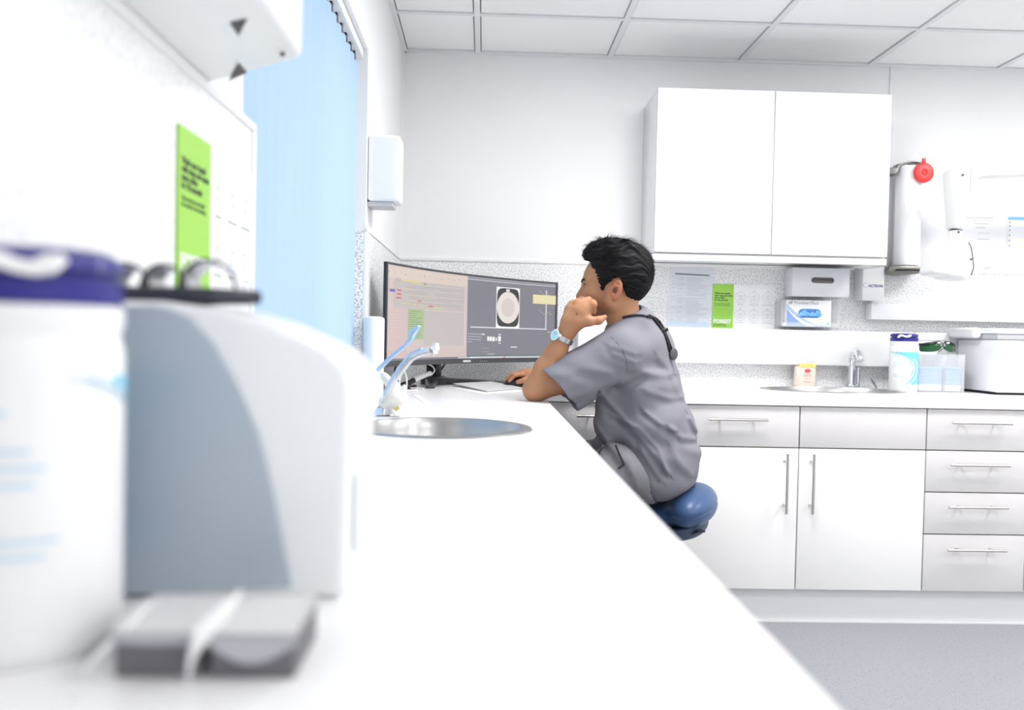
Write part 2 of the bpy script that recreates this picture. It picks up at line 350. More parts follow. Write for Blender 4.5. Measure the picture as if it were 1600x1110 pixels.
# ------------------------------------------------------------------ soap bottle
def rbox(mm, x0, x1, y0, y1, z0, z1, m=0, r=.25):
    prof = [(1-r, 0), (1, .06), (1, .9), (1-r*.5, 1)]
    n = 32; cx, cy = (x0+x1)/2, (y0+y1)/2
    vs = []
    for (q, zz) in prof:
        for k in range(n):
            a = 2*PI*k/n; ca, sa = math.cos(a), math.sin(a)
            e = .45
            vs.append((cx+(x1-x0)/2*q*math.copysign(abs(ca)**e, ca), cy+(y1-y0)/2*q*math.copysign(abs(sa)**e, sa), z0+(z1-z0)*zz))
    fs = [(i*n+k, i*n+(k+1) % n, (i+1)*n+(k+1) % n, (i+1)*n+k) for i in range(3) for k in range(n)] + [tuple(range(n))[::-1], tuple(3*n+k for k in range(n))]
    mm.add(vs, fs, m)
sx, sy = 1.462, 3.842
t = thing('soap_bottle', 'peach liquid soap bottle with pump and yellow band behind the sink', 'bottle', (sx, sy, ZT))
mm = M(); rbox(mm, sx-.047, sx+.047, sy-.024, sy+.024, ZT+.003, ZT+.095, r=.08); mm.build('soap_fill', mat('peach_soap', (.98, .84, .74), .25), t)
mm = M(); mm.prism([(-.045, 0), (.045, 0), (.044, .012), (.034, .03), (.016, .045), (-.016, .045), (-.034, .03), (-.044, .012)], lambda a, b, d: (sx+a, sy+d, ZT+.095+b), -.022, .022); mm.build('clear_shoulder', mat('frosted_clear', (.9, .9, .9), .2, alpha=.45), t, bevel=.005)
M().cone((sx-.002, sy, ZT+.14), (sx-.002, sy, ZT+.160), .013, n=16).cone((sx-.002, sy, ZT+.16), (sx-.002, sy, ZT+.185), .0045, n=10).box(sx-.035, sx+.010, sy-.008, sy+.008, ZT+.183, ZT+.194).build('pump', mat('clear_plastic_white', (.88, .88, .88), .2), t, bevel=.002)
B('yellow_band', mat('yellow_print', (.98, .86, .25), .4), (sx-.034, sx+.040, sy-.0262, sy-.0245, ZT+.090, ZT+.106), t)
mm = M(); mm.lathe([(.0001, -.0005), (.015, -.0005)], (0, 0, 0), 20); mm.v = [(sx+.004+q[0], sy-.0255, ZT+.074+q[1]*.6) for q in mm.v]; mm.build('red_emblem', mat('red_print', (.85, .12, .14), .4), t)
mm = M()
for k, (a, b) in enumerate(((-.014, .016), (-.02, .022), (-.014, .016))): mm.box(sx+.003+a, sx+.003+b, sy-.0258, sy-.025, ZT+.058-k*.007+(-.02 if k == 2 else 0), ZT+.0595-k*.007+(-.02 if k == 2 else 0))
for (a, b) in ((-.008, .044), (.002, .040), (-.004, .036), (.010, .038), (-.010, .034)): mm.box(sx+.003+a, sx+.0055+a, sy-.0258, sy-.025, ZT+b, ZT+b+.003)
mm.build('printed_marks', mat('olive_print', (.45, .33, .16), .5), t)
text('50% EXTRA', (sx-.030, sy-.0265, ZT+.0945), .012, mat('orange_print', (.85, .5, .1), .5), t)

# ------------------------------------------------------------------ wipes tubs
NAVY = mat('navy_lid_plastic', (.025, .022, .23), .3); LBLUE = mat('cyan_label', (.18, .60, .86), .4); MIDB = mat('teal_label', (.05, .33, .52), .4)
TUBW = mat('tub_white', (.90, .905, .91), .4); LABW = mat('label_white', (.88, .89, .90), .4)
def tub(loc, R, H, label, rot=0, tab=-25, tx=0):
    x, y, z = loc
    t = thing('wipes_tub', label, 'tub', loc, 'white wipes tubs with navy lids')
    k = H/.25
    M().lathe([(.001, 0), (R*.93, 0), (R*.985, .004*k), (R, .012*k), (R, .182*k), (R*.985, .190*k), (R*.955, .194*k), (R*.955, .199*k), (R*.99, .203*k), (R*.99, .213*k), (R*.95, .216*k), (.001, .216*k)], (x, y, z), 56).build('body', TUBW, t)
    M().lathe([(R*.90, .2165*k), (R*.975, .2165*k), (R*.975, .231*k), (R*.90, .232*k), (R*.90, .236*k), (R*.99, .237*k), (R*.96, .245*k), (R*.80, .250*k), (.001, .250*k)], (x, y, z), 56).build('lid', NAVY, t)
    # white pull tab across the front of the lid
    mm = M(); q = R*1.0
    pts = []
    for j, (a, zz) in enumerate(((-118, .232), (-112, .236), (-104, .241), (-96, .240), (-88, .237), (-80, .236), (-72, .239), (-64, .243))):
        a = math.radians(a+tab); pts.append((x+q*1.02*math.cos(a), y+q*1.02*math.sin(a), z+zz*k))
    mm.tube(pts, [.004*k, .009*k, .0075*k, .006*k, .0055*k, .006*k, .008*k, .004*k], 10, flat=.6); mm.build('pull_tab', WHITE, t)
    def wrap(rows, name, m, o=.0006):
        mm = M(); vs = []; fs = []; n = 9
        for (zz, a0, a1) in rows:
            for j in range(n):
                a = math.radians(a0+(a1-a0)*j/(n-1)); vs.append((x+(R+o)*math.cos(a), y+(R+o)*math.sin(a), z+zz*k))
        for i in range(len(rows)-1):
            for j in range(n-1): fs.append((i*n+j, i*n+j+1, (i+1)*n+j+1, (i+1)*n+j))
        mm.add(vs, fs); return mm.build(name, m, t)
    wrap([(.035, -230, 40), (.172, -230, 40)], 'label', LABW, .0003)
    def arc(off, z):   # left edge angle of the swoosh at height z
        u = (z-.035)/.137
        return rot + off + float(np.interp(u, [0, .12, .3, .5, .7, .85, 1], [-122, -102, -84, -76, -88, -120, -178]))
    zs = [.035+.137*i/20 for i in range(21)]
    wrap([(zz, arc(12, zz), rot-2) for zz in zs], 'label_swoosh', LBLUE, .0007)
    wrap([(zz, arc(1, zz), arc(5, zz)) for zz in zs[5:]], 'label_stripe', MIDB, .0009)
    wrap([(zz, arc(-9, zz), arc(-7, zz)) for zz in zs[7:]], 'label_stripe', MIDB, .0009)
    wrap([(zz, arc(24, zz), arc(34, zz)) for zz in zs[:17]], 'label_stripe', mat('pale_cyan', (.55, .82, .95), .4), .0010)
    mm = M()
    for (zz, a0, a1) in ((.150, -200+40, -132), (.128, -158, -120), (.118, -158, -112), (.108, -158, -118), (.075, -158, -105), (.066, -158, -112)):
        vs = []; 
        for j in range(7):
            a = math.radians(a0+tx+(a1-a0)*j/6)
            for e in (0, .003): vs.append((x+(R+.0008)*math.cos(a), y+(R+.0008)*math.sin(a), z+(zz+e)*k))
        mm.add(vs, [(2*j, 2*j+2, 2*j+3, 2*j+1) for j in range(6)])
    tag(mm.build('printed_lines', mat('pale_blue_ink', (.62, .78, .92), .5), t), kind='stuff')
    return t
tub((1.797, 3.60, ZT), .057, .250, 'small distant wipes tub with navy lid beside the clear acrylic box')
tub((-.301, .571, ZT), .0595, .258, 'large blurred wipes tub with navy lid in the left foreground', 145, 21, 60)

# ------------------------------------------------------------------ acrylic box with blue packs, green glasses
ax0, ax1, ay0, ay1 = 1.862, 2.066, 3.60, 3.80
t = thing('acrylic_box', 'clear acrylic box beside the wipes tub on the back worktop', 'box', ((ax0+ax1)/2, 3.7, ZT))
for nm, dd in (('front_panel', (ax0, ax1, ay0, ay0+.003, ZT, ZT+.162)), ('back_panel', (ax0, ax1, ay1-.003, ay1, ZT, ZT+.162)), ('side_panel', (ax0, ax0+.003, ay0+.003, ay1-.003, ZT, ZT+.162)), ('side_panel', (ax1-.003, ax1, ay0+.003, ay1-.003, ZT, ZT+.162)), ('divider', ((ax0+ax1)/2+.016, (ax0+ax1)/2+.019, ay0+.003, ay1-.003, ZT+.003, ZT+.158)), ('base_panel', (ax0+.003, ax1-.003, ay0+.003, ay1-.003, ZT, ZT+.003)), ('lid_panel', (ax0-.001, ax1+.001, ay0-.001, ay1, ZT+.1622, ZT+.165))):
    B(nm, CLEAR, dd, t)
POUCH = mat('blue_pouch', (.27, .48, .82), .4); 
for side, (u0, u1) in enumerate(((ax0+.008, (ax0+ax1)/2+.010), ((ax0+ax1)/2+.024, ax1-.008))):
    for k in range(11):
        z = ZT+.034+k*.0068; j = random.uniform(-.004, .004)
        b = M().box(u0+abs(j), u1-.002, ay0+.012+j*.5, ay1-.015+j, z, z+.0052).build('blue_pouch', POUCH, None, (u0, 3.7, z), .0015, 1)
        tag(b, 'blue pouches stacked in the %s half of the acrylic box' % ('left' if side == 0 else 'right'), 'pouch', 'blue pouches in the %s half of the acrylic box' % ('left' if side == 0 else 'right'))
    b = M().box(u0, u1, ay0+.010, ay1-.02, ZT+.004, ZT+.033).build('cotton_pack', mat('pale_blue_white', (.80, .87, .96), .6), None, (u0, 3.7, ZT), .008, 3)
    tag(b, 'pale cotton pack at the bottom of the %s half of the acrylic box' % ('left' if side == 0 else 'right'), 'pack')
GREENL = mat('green_lens', (.006, .085, .02), .12, coat=.4)
def glasses(loc, rz, label, lensm, framem, sc=1., tilt=0., group=None):
    t = thing('safety_glasses', label, 'glasses', loc, group)
    Rm = Matrix.Rotation(rz, 3, 'Z') @ Matrix.Rotation(tilt, 3, 'X'); L = Vector(loc)
    def W(p): return L + Rm @ (Vector(p)*sc)
    for sgn in (-1, 1):
        mm = M(); us = np.linspace(0, 1, 9); vs = np.linspace(0, 1, 5)
        def fn(u, v):
            x = sgn*(.009+.060*u); top = .046-.004*u-.008*u*u; bot = .003+.014*(1-u)**3+.004*u
            return W((x, -.012+.040*(u**2.2)+.004*(1-(2*v-1)**2)*-1, bot+(top-bot)*v))
        mm.grid(fn, us, vs); mm.build('lens', lensm, t)
        mm = M(); mm.tube([W((sgn*(.009+.060*u), -.012+.040*u**2.2, .0455-.004*u-.008*u*u)) for u in us], .0055*sc, 8)
        mm.tube([W((sgn*.069, .028, .036)), W((sgn*.072, .06, .034)), W((sgn*.070, .10, .026)), W((sgn*.064, .135, .006))], [.006*sc, .004*sc, .0035*sc, .003*sc], 8, flat=.6)
        mm.tube([W((sgn*.069, .028, .036)), W((sgn*.069, .028, .02)), W((sgn*.068, .026, .010))], [.004*sc]*3, 6)
        mm.build('temple', framem, t)
        q = W((sgn*.018, -.013, .043)); B('vent', WHITE, (q.x-.006*sc, q.x+.006*sc, q.y-.006*sc, q.y, q.z-.003*sc, q.z+.003*sc), t, .001)
    mm = M(); mm.tube([W((-.012, -.012, .044)), W((0, -.016, .040)), W((.012, -.012, .044))], .004*sc, 8); mm.tube([W((-.012, -.010, .018)), W((0, -.014, .034)), W((.012, -.010, .018))], .003*sc, 8); mm.build('bridge', framem, t)
    return t
glasses((1.987, 3.652, ZT+.1655), 0, 'green laser safety glasses with black frame on top of the acrylic box', GREENL, BLACK, 1.10)
# tall white box behind the acrylic box
t = thing('tissue_carton', 'slim white carton standing between acrylic box and the back wall', 'carton', (2.035, 3.812, ZT))
B('carton_body', WHITE, (1.955, 2.10, 3.804, 3.819, ZT, ZT+.222), t, .002); B('carton_lid', WHITE, (1.948, 2.107, 3.801, 3.820, ZT+.2225, ZT+.258), t, .002)

# ------------------------------------------------------------------ steriliser at the right edge
t = thing('sterilizer', 'large white steriliser unit at the right end of the back worktop', 'appliance', (2.4, 3.65, ZT))
B('housing', GLOSSW, (2.145, 2.66, 3.50, 3.80, ZT+.010, ZT+.232), t, .006, seg=3)
B('grey_seam', mat('seam_grey', (.50, .51, .53), .5), (2.140, 2.665, 3.495, 3.80, ZT+.2325, ZT+.256), t, .003)
B('top_cover', GLOSSW, (2.134, 2.67, 3.488, 3.803, ZT+.2565, ZT+.268), t, .004)
B('top_cover', GLOSSW, (2.16, 2.66, 3.56, 3.80, ZT+.2685, ZT+.280), t, .004)
M().box(2.098, 2.1395, 3.60, 3.802, ZT+.236, ZT+.282).build('side_handle', GLOSSW, t, bevel=.016, seg=4)
for xx, yy in ((2.17, 3.53), (2.63, 3.53), (2.17, 3.77), (2.63, 3.77)): M().cone((xx, yy, ZT), (xx, yy, ZT+.010), .012, n=14).build('foot', BLACK, t)
B('base_plate', BLACK, (2.150, 2.655, 3.506, 3.795, ZT+.0035, ZT+.0098), t)

# ------------------------------------------------------------------ things on the back wall
def lines(parent, rects, m, y, name='printed_lines'):
    mm = M()
    for (x0, x1, z0, z1) in rects: mm.box(x0, x1, y-.0004, y, z0, z1)
    o = mm.build(name, m, parent, smooth=0); o['kind'] = 'stuff'; return o
# information sheet, slightly tilted
YW = DB-.0062
t = thing('notice_sheet', 'printed notice sheet with a fine table, pinned left of the green poster', 'notice', (.94, YW, 1.31))
Rz = Matrix.Rotation(.030, 3, 'Y'); pc = (.94, YW, 1.31)
M().box(.839, 1.037, YW-.0012, YW, 1.166, 1.451, 0, Rz, pc).build('sheet', PAPERB, t, smooth=0)
mm = M(); md = M()
md.box(.862, 1.022, YW-.0018, YW-.0012, 1.408, 1.415, 0, Rz, pc)
for k in range(34):
    z = 1.396-.0062*k
    if k % 6 == 5: mm.box(.847, 1.030, YW-.0016, YW-.0012, z, z+.0012, 0, Rz, pc); continue
    for (a, b) in ((.850, .868), (.884, .905), (.920, .975 + random.random()*.05)):
        if random.random() < (.35, .55, .9)[0 if a < .86 else (1 if a < .9 else 2)]: mm.box(a, b, YW-.0016, YW-.0012, z, z+.0018, 0, Rz, pc)
for a in (.878, .913): mm.box(a, a+.001, YW-.0016, YW-.0012, 1.19, 1.40, 0, Rz, pc)
mm.build('printed_table', INK, t, smooth=0); md.build('printed_heading', INKD, t, smooth=0)
M().box(.842, 1.030, YW-.0014, YW-.0012, 1.176, 1.196, 0, Rz, pc).build('blue_footer', mat('sky_print', (.60, .74, .90), .6), t, smooth=0)
M().box(.835, 1.044, YW-.0032, YW-.0022, 1.162, 1.455, 0, Rz, pc).build('plastic_sleeve', mat('thin_clear_film', (.95, .97, 1), .15, alpha=.12), t, smooth=0)
# hand washing posters: one by the sheet, one on the left wall
def poster(label, P, wg, w, h, small=1.):
    """P(a, b, d): a along the wall, b up, d off the wall; a from 0..w, b from 0 (bottom) to h"""
    t = thing('hand_washing_poster', label, 'poster', P(w/2, h/2, 0), 'hand washing posters')
    def slab(name, a0, a1, b0, b1, d0, d1, m):
        vs = [P(a, b, d) for a in (a0, a1) for b in (b0, b1) for d in (d0, d1)]
        return M().add(vs, [(0,1,3,2), (4,6,7,5), (0,4,5,1), (2,3,7,6), (0,2,6,4), (1,5,7,3)]).build(name, m, t, smooth=0)
    slab('green_panel', 0, wg, 0, h, 0, .003, GREENP); slab('white_panel', wg, w, 0, h, 0, .003, PAPER)
    rot = (PI/2, 0, 0) if abs(P(1, 0, 0)[0]-P(0, 0, 0)[0]) > .5 else (PI/2, 0, PI/2)
    k = h/.21
    for i, s in enumerate(('Wash your hands', 'with soap and water', 'more often', 'for 20 seconds')):
        text(s, P(.010*k, h-(.046+.0105*i)*k, .0032), .0102*k*(wg/k/.098), INKD, t, rot, bold=.0003)
    for i, s in enumerate(('Then turn the tap off with', 'the towel if no one looking')): text(s, P(.010*k, h-(.092+.008*i)*k, .0032), .0066*k*(wg/k/.098), INKD, t, rot)
    text('FOREST', P(.007*k, .030*k, .0034), .0235*k*(wg/k/.098), PAPER, t, rot, bold=.0009)
    text('DENTAL', P(.007*k, .014*k, .0034), .0165*k*(wg/k/.098), INKD, t, rot)
    cw = (w-wg)/3
    for i in range(6):
        cx = wg+cw*(i % 3+.5); cy = h-(.060+.083*(i//3))*k; R = cw*.40
        mm = M(); n = 32; vs = []
        for j in range(n):
            a = 2*PI*j/n
            for rr in (R, R-.0012): vs.append(P(cx+rr*math.cos(a), cy+rr*math.sin(a), .0034))
        mm.add(vs, [(2*j, 2*j+1, (2*j+3) % (2*n), (2*j+2) % (2*n)) for j in range(n)])
        # two small drawn hands: outline loops
        rnd = random.Random(i)
        for s_ in (-1, 1):
            hx, hy = cx+s_*R*.22, cy-R*.1+rnd.uniform(-.1, .1)*R
            pts = [(hx+R*.36*math.cos(a)*(1+.18*math.cos(5*a+i)), hy+R*.42*math.sin(a)*(1+.2*math.sin(4*a+i))) for a in [2*PI*q/18 for q in range(18)]]
            vs = []
            for (a_, b_) in pts: vs += [P(a_, b_, .0034), P(hx+(a_-hx)*.86, hy+(b_-hy)*.86, .0034)]
            mm.add(vs, [(2*j, 2*j+1, (2*j+3) % 36, (2*j+2) % 36) for j in range(18)])
        mm.build('drawn_step', mat('drawing_grey', (.50, .52, .54), .6), t, smooth=0)
        text(str(i+1), P(cx, cy+R+.0012*k, .0033), .012*k, INK, t, rot, 'CENTER')
        text(('Wet hands', 'Rub palm to palm', 'Between the fingers', 'Backs of fingers', 'Rub thumbs', 'Rinse and dry hands')[i], P(cx, cy-R-.009*k, .0033), .0062*k, INK, t, rot, 'CENTER')
    return t
poster('hand washing poster with green panel on the back wall under the cabinet', lambda a, b, d: (1.041+a, YW-d, 1.163+b), .098, .288, .208)
poster('blurred hand washing poster with green panel on the left wall', lambda a, b, d: (XL+.0062+d, 1.080+a, 1.163+b), .124, .330, .210)
# steel tissue / glove dispenser with slot
t = thing('tissue_dispenser', 'pale metal tissue dispenser box with dark oval slot below the wall cabinet', 'dispenser', (1.505, DB-.06, 1.315))
M().box(1.374, 1.636, DB-.105, YW, 1.318, 1.447).build('case', mat('pale_metal', (.76, .77, .81), .35, spec=.6), t, bevel=.003)
def stadium(cx, cz, w_, h_, n=10):
    r = h_/2; P_ = []
    for k in range(n+1): a = -PI/2+PI*k/n; P_.append((cx+w_/2-r+r*math.cos(a), cz+r*math.sin(a)))
    for k in range(n+1): a = PI/2+PI*k/n; P_.append((cx-w_/2+r+r*math.cos(a), cz+r*math.sin(a)))
    return P_
M().prism(stadium(1.512, 1.392, .102, .024), lambda a, b, d: (a, d, b), DB-.1065, DB-.1045).build('slot', DGREY, t)
pp = stadium(1.512, 1.392, .106, .028); mm = M(); mm.tube([(a, DB-.106, b) for a, b in pp+pp[:1]], .0016, 6); mm.build('slot_rim', STEEL, t)
M().box(1.470, 1.555, DB-.108, DB-.1066, 1.384, 1.388).build('tissue_edge', mat('tissue_brown', (.24, .18, .17), .6), t)
# clear holder with the glove box
t = thing('glove_holder', 'clear acrylic glove box holder on the back wall below the tissue dispenser', 'holder', (1.48, DB-.05, 1.18))
for nm, dd in (('back_panel', (1.335, 1.600, DB-.009, YW, 1.180, 1.305)), ('base_panel', (1.335, 1.600, DB-.092, DB-.009, 1.180, 1.183)), ('side_panel', (1.335, 1.338, DB-.092, DB-.009, 1.183, 1.295)), ('side_panel', (1.597, 1.600, DB-.092, DB-.009, 1.183, 1.295)), ('front_lip', (1.338, 1.597, DB-.092, DB-.0895, 1.183, 1.200))): B(nm, CLEAR, dd, t)
g0, g1, gy = 1.357, 1.562, DB-.088
t = thing('glove_box', 'white and blue glove carton in the clear wall holder', 'box', (1.46, DB-.05, 1.1835))
B('carton', PAPER, (g0, g1, gy, DB-.012, 1.1835, 1.302), t, .001)
PB1 = mat('periwinkle_print', (.24, .36, .74), .5); PB2 = mat('blue_print', (.42, .55, .86), .5)
def cur(u): return 1.284-.096*(1-(1-u)**2.1)
mm = M(); us = np.linspace(0, 1, 15)
mm.grid(lambda u, v: (g0+.002+.150*u, gy-.0006, 1.1845+(max(cur(u)-.022*(1-u*.6), 1.1846)-1.1845)*v), us, [0, 1]); mm.build('printed_curve', PB1, t, smooth=0)
mm = M(); mm.grid(lambda u, v: (g0+.002+.195*u, gy-.0006, max(1.1845, cur(u)-.019*(1-u*.6)) + (cur(u)-max(1.1845, cur(u)-.019*(1-u*.6)))*v), us, [0, 1]); mm.build('printed_curve', PB2, t, smooth=0)
M().prism(stadium(1.464, 1.243, .104, .040), lambda a, b, d: (a, d, b), gy-.0012, gy-.0004).build('opening', mat('glove_blue_dark', (.08, .25, .62), .5), t)
GLV = mottle('blue_glove', (.14, .45, .92), (.34, .66, .98), 60, .4, bump=.6)
mm = M(); 
for k in range(9): 
    xx = 1.422+k*.0105; mm.tube([(xx-.008, gy-.003, 1.232+random.uniform(-.004, .004)), (xx, gy-.006, 1.243+random.uniform(-.008, .008)), (xx+.012, gy-.003, 1.243+random.uniform(-.010, .010))], [.005, .009, .005], 8)
mm.build('blue_glove', GLV, t)
text('Premier Med', (g0+.034, gy-.0008, 1.283), .021, INK, t); text('nf', (g0+.010, gy-.0008, 1.283), .022, INKD, t)
mm = M(); mm.prism([(math.cos(a)*.007, math.sin(a)*.007) for a in [2*PI*q/14 for q in range(14)]], lambda a, b, d: (g1-.014+a, d, 1.198+b), gy-.0008, gy-.0002); mm.build('green_dot', mat('mint_print', (.25, .65, .50), .5), t)
# small white box with the logo
t = thing('wall_unit', 'white box shaped wall unit with small violet lettering under the cabinet corner', 'unit', (1.735, DB-.05, 1.305))
mm = M(); mm.add([(1.697, YW, 1.312), (1.797, YW, 1.312), (1.697, DB-.10, 1.306), (1.797, DB-.10, 1.302), (1.697, YW, 1.462), (1.797, YW, 1.462), (1.697, DB-.10, 1.4455), (1.797, DB-.10, 1.462)], [(0,1,3,2), (4,6,7,5), (0,4,5,1), (2,3,7,6), (0,2,6,4), (1,5,7,3)])
mm.build('housing', WHITE, t, bevel=.006, seg=3)
VIO = mat('violet_ink', (.12, .10, .32), .5); text('ACTEON', (1.722, DB-.1012, 1.367), .0165, VIO, t, bold=.0003)
mm = M(); mm.tube([(1.711+.010*math.cos(a), DB-.101, 1.374+.011*math.sin(a)) for a in np.linspace(.9, 5.4, 14)], .0006, 4); mm.build('logo_arc', VIO, t)
# tube dispenser with metal brackets and red cap
tx, ty2 = 1.905, DB-.075
t = thing('tube_dispenser', 'tall white wall tube dispenser with steel brackets right of the cabinet', 'dispenser', (tx, ty2, 1.46))
M().lathe([(.001, 0), (.054, 0), (.056, .004), (.056, .440), (.053, .446), (.001, .446)], (tx, ty2, 1.468), 40).build('tube', mat('milky_tube', (.90, .91, .93), .25), t)
mm = M(); mm.prism([(-.105, 0), (-.070, .0), (-.058, .02), (0, .034), (.05, .030), (.062, .022), (.062, .016), (.05, .023), (0, .027), (-.056, .012), (-.066, -.03), (-.105, -.03)], lambda a, b, d: (tx+a, d, 1.905+b), ty2-.03, ty2+.03); mm.build('upper_bracket', BRK, t, bevel=.001)
mm = M(); mm.prism([(-.110, -.018), (-.100, .008), (-.03, .012), (.05, .010), (.075, -.002), (.05, -.006), (.03, -.022), (-.02, -.026)], lambda a, b, d: (tx+a, d, 1.452+b), ty2-.055, ty2+.055); mm.build('lower_bracket', BRK, t, bevel=.002)
mm = M(); mm.prism([(-.085, -.012), (-.07, -.003), (.03, -.004), (.038, -.010)], lambda a, b, d: (tx+a, d, 1.452+b), ty2-.057, ty2-.0555); mm.build('dark_opening', BLACK, t)
t = thing('red_cap', 'round red cap hanging in front of the tall tube dispenser', 'cap', (1.938, ty2-.078, 1.88))
mm = M(); mm.lathe([(.001, .012), (.006, .012), (.008, .016), (.011, .017), (.014, .012), (.030, .013), (.041, .010), (.045, .003), (.045, -.003), (.042, -.006), (.001, -.006)], (0, 0, 0), 36)
mm.v = [(1.938+q[0], ty2-.066-q[2], 1.878+q[1]) for q in mm.v]; mm.build('disc', RED, t)
M().box(1.930, 1.944, ty2-.072, ty2-.062, 1.921, 1.942).build('hanging_loop', RED, t, bevel=.002)
# papers to the right
t = thing('notice_sheet', 'white notice sheet behind the x-ray arm on the back wall', 'notice', (2.31, YW, 1.6))
B('sheet', PAPER, (2.185, 2.405, DB-.0015, DB-.0005, 1.455, 1.728), t)
lines(t, [(2.205, 2.345, 1.703, 1.7065), (2.24, 2.345, 1.692, 1.6935), (2.255, 2.325, 1.677, 1.679), (2.262, 2.31, 1.659, 1.661), (2.275, 2.33, 1.635, 1.6362), (2.275, 2.33, 1.606, 1.608)], INK, DB-.0016)
t = thing('colour_chart', 'sheet with blue header and pale coloured rows at the right edge', 'chart', (2.53, YW, 1.6))
B('sheet', PAPER, (2.415, 2.66, DB-.0015, DB-.0005, 1.44, 1.722), t)
lines(t, [(2.415, 2.66, 1.700, 1.714)], mat('chart_blue', (.22, .52, .85), .5), DB-.0017, 'header_band')
lines(t, [(2.435, 2.66, 1.675, 1.692), (2.435, 2.66, 1.60, 1.615)], mat('chart_cream', (.93, .91, .80), .5), DB-.0016, 'cream_rows')
lines(t, [(2.435, 2.66, 1.655, 1.668), (2.435, 2.66, 1.57, 1.585)], mat('chart_lilac', (.84, .85, .93), .5), DB-.0016, 'lilac_rows')
lines(t, [(2.421, 2.428, z, z+.008) for z in (1.684, 1.667, 1.648, 1.624, 1.60, 1.575)], INK, DB-.0017, 'row_symbols')

# ------------------------------------------------------------------ SDF modelling (numpy surface nets)
F32 = np.float32
def V3(q): return np.array(q, F32)
def sph(P, c, r): return np.linalg.norm(P-V3(c), axis=-1)-F32(r)
def ell(P, c, r, R=None):
    q = P-V3(c)
    if R is not None: q = q @ R.astype(F32).T
    r = V3(r); a = np.linalg.norm(q/r, axis=-1); b = np.linalg.norm(q/(r*r), axis=-1)+F32(1e-6)
    return a*(a-1)/b
def cone(P, a, b, ra, rb=None):
    rb = ra if rb is None else rb; a = V3(a); b = V3(b); ba = b-a; pa = P-a
    h = np.clip((pa@ba)/F32(ba@ba), 0, 1)
    return np.linalg.norm(pa-h[..., None]*ba, axis=-1)-(F32(ra)+F32(rb-ra)*h)
def rb(P, c, h, r, R=None):
    q = P-V3(c)
    if R is not None: q = q @ R.astype(F32).T
    d = np.abs(q)-(V3(h)-F32(r)); return np.linalg.norm(np.maximum(d, 0), axis=-1)+np.minimum(d.max(-1), 0)-F32(r)
def smin(a, b, k):
    h = np.clip(.5+.5*(b-a)/k, 0, 1).astype(F32); return b+(a-b)*h-F32(k)*h*(1-h)
def smax(a, b, k): return -smin(-a, -b, k)
def chain(P, pts, rs, k=.01):
    d = None
    for i in range(len(pts)-1):
        c = cone(P, pts[i], pts[i+1], rs[i], rs[i+1]); d = c if d is None else smin(d, c, k)
    return d
def poly2(px, pz, poly):
    """signed distance to a closed 2-D polygon"""
    n = len(poly); d = np.full(px.shape, 1e9, F32); s = np.ones(px.shape, F32)
    for i in range(n):
        ax, ay = poly[i]; bx, by = poly[i-1]; ex, ey = bx-ax, by-ay; wx, wy = px-ax, pz-ay
        h = np.clip((wx*ex+wy*ey)/(ex*ex+ey*ey), 0, 1); dx, dy = wx-ex*h, wy-ey*h
        d = np.minimum(d, dx*dx+dy*dy)
        c1 = pz >= ay; c2 = pz < by; c3 = ex*wy > ey*wx
        s = np.where((c1 & c2 & c3) | (~c1 & ~c2 & ~c3), -s, s)
    return s*np.sqrt(d)
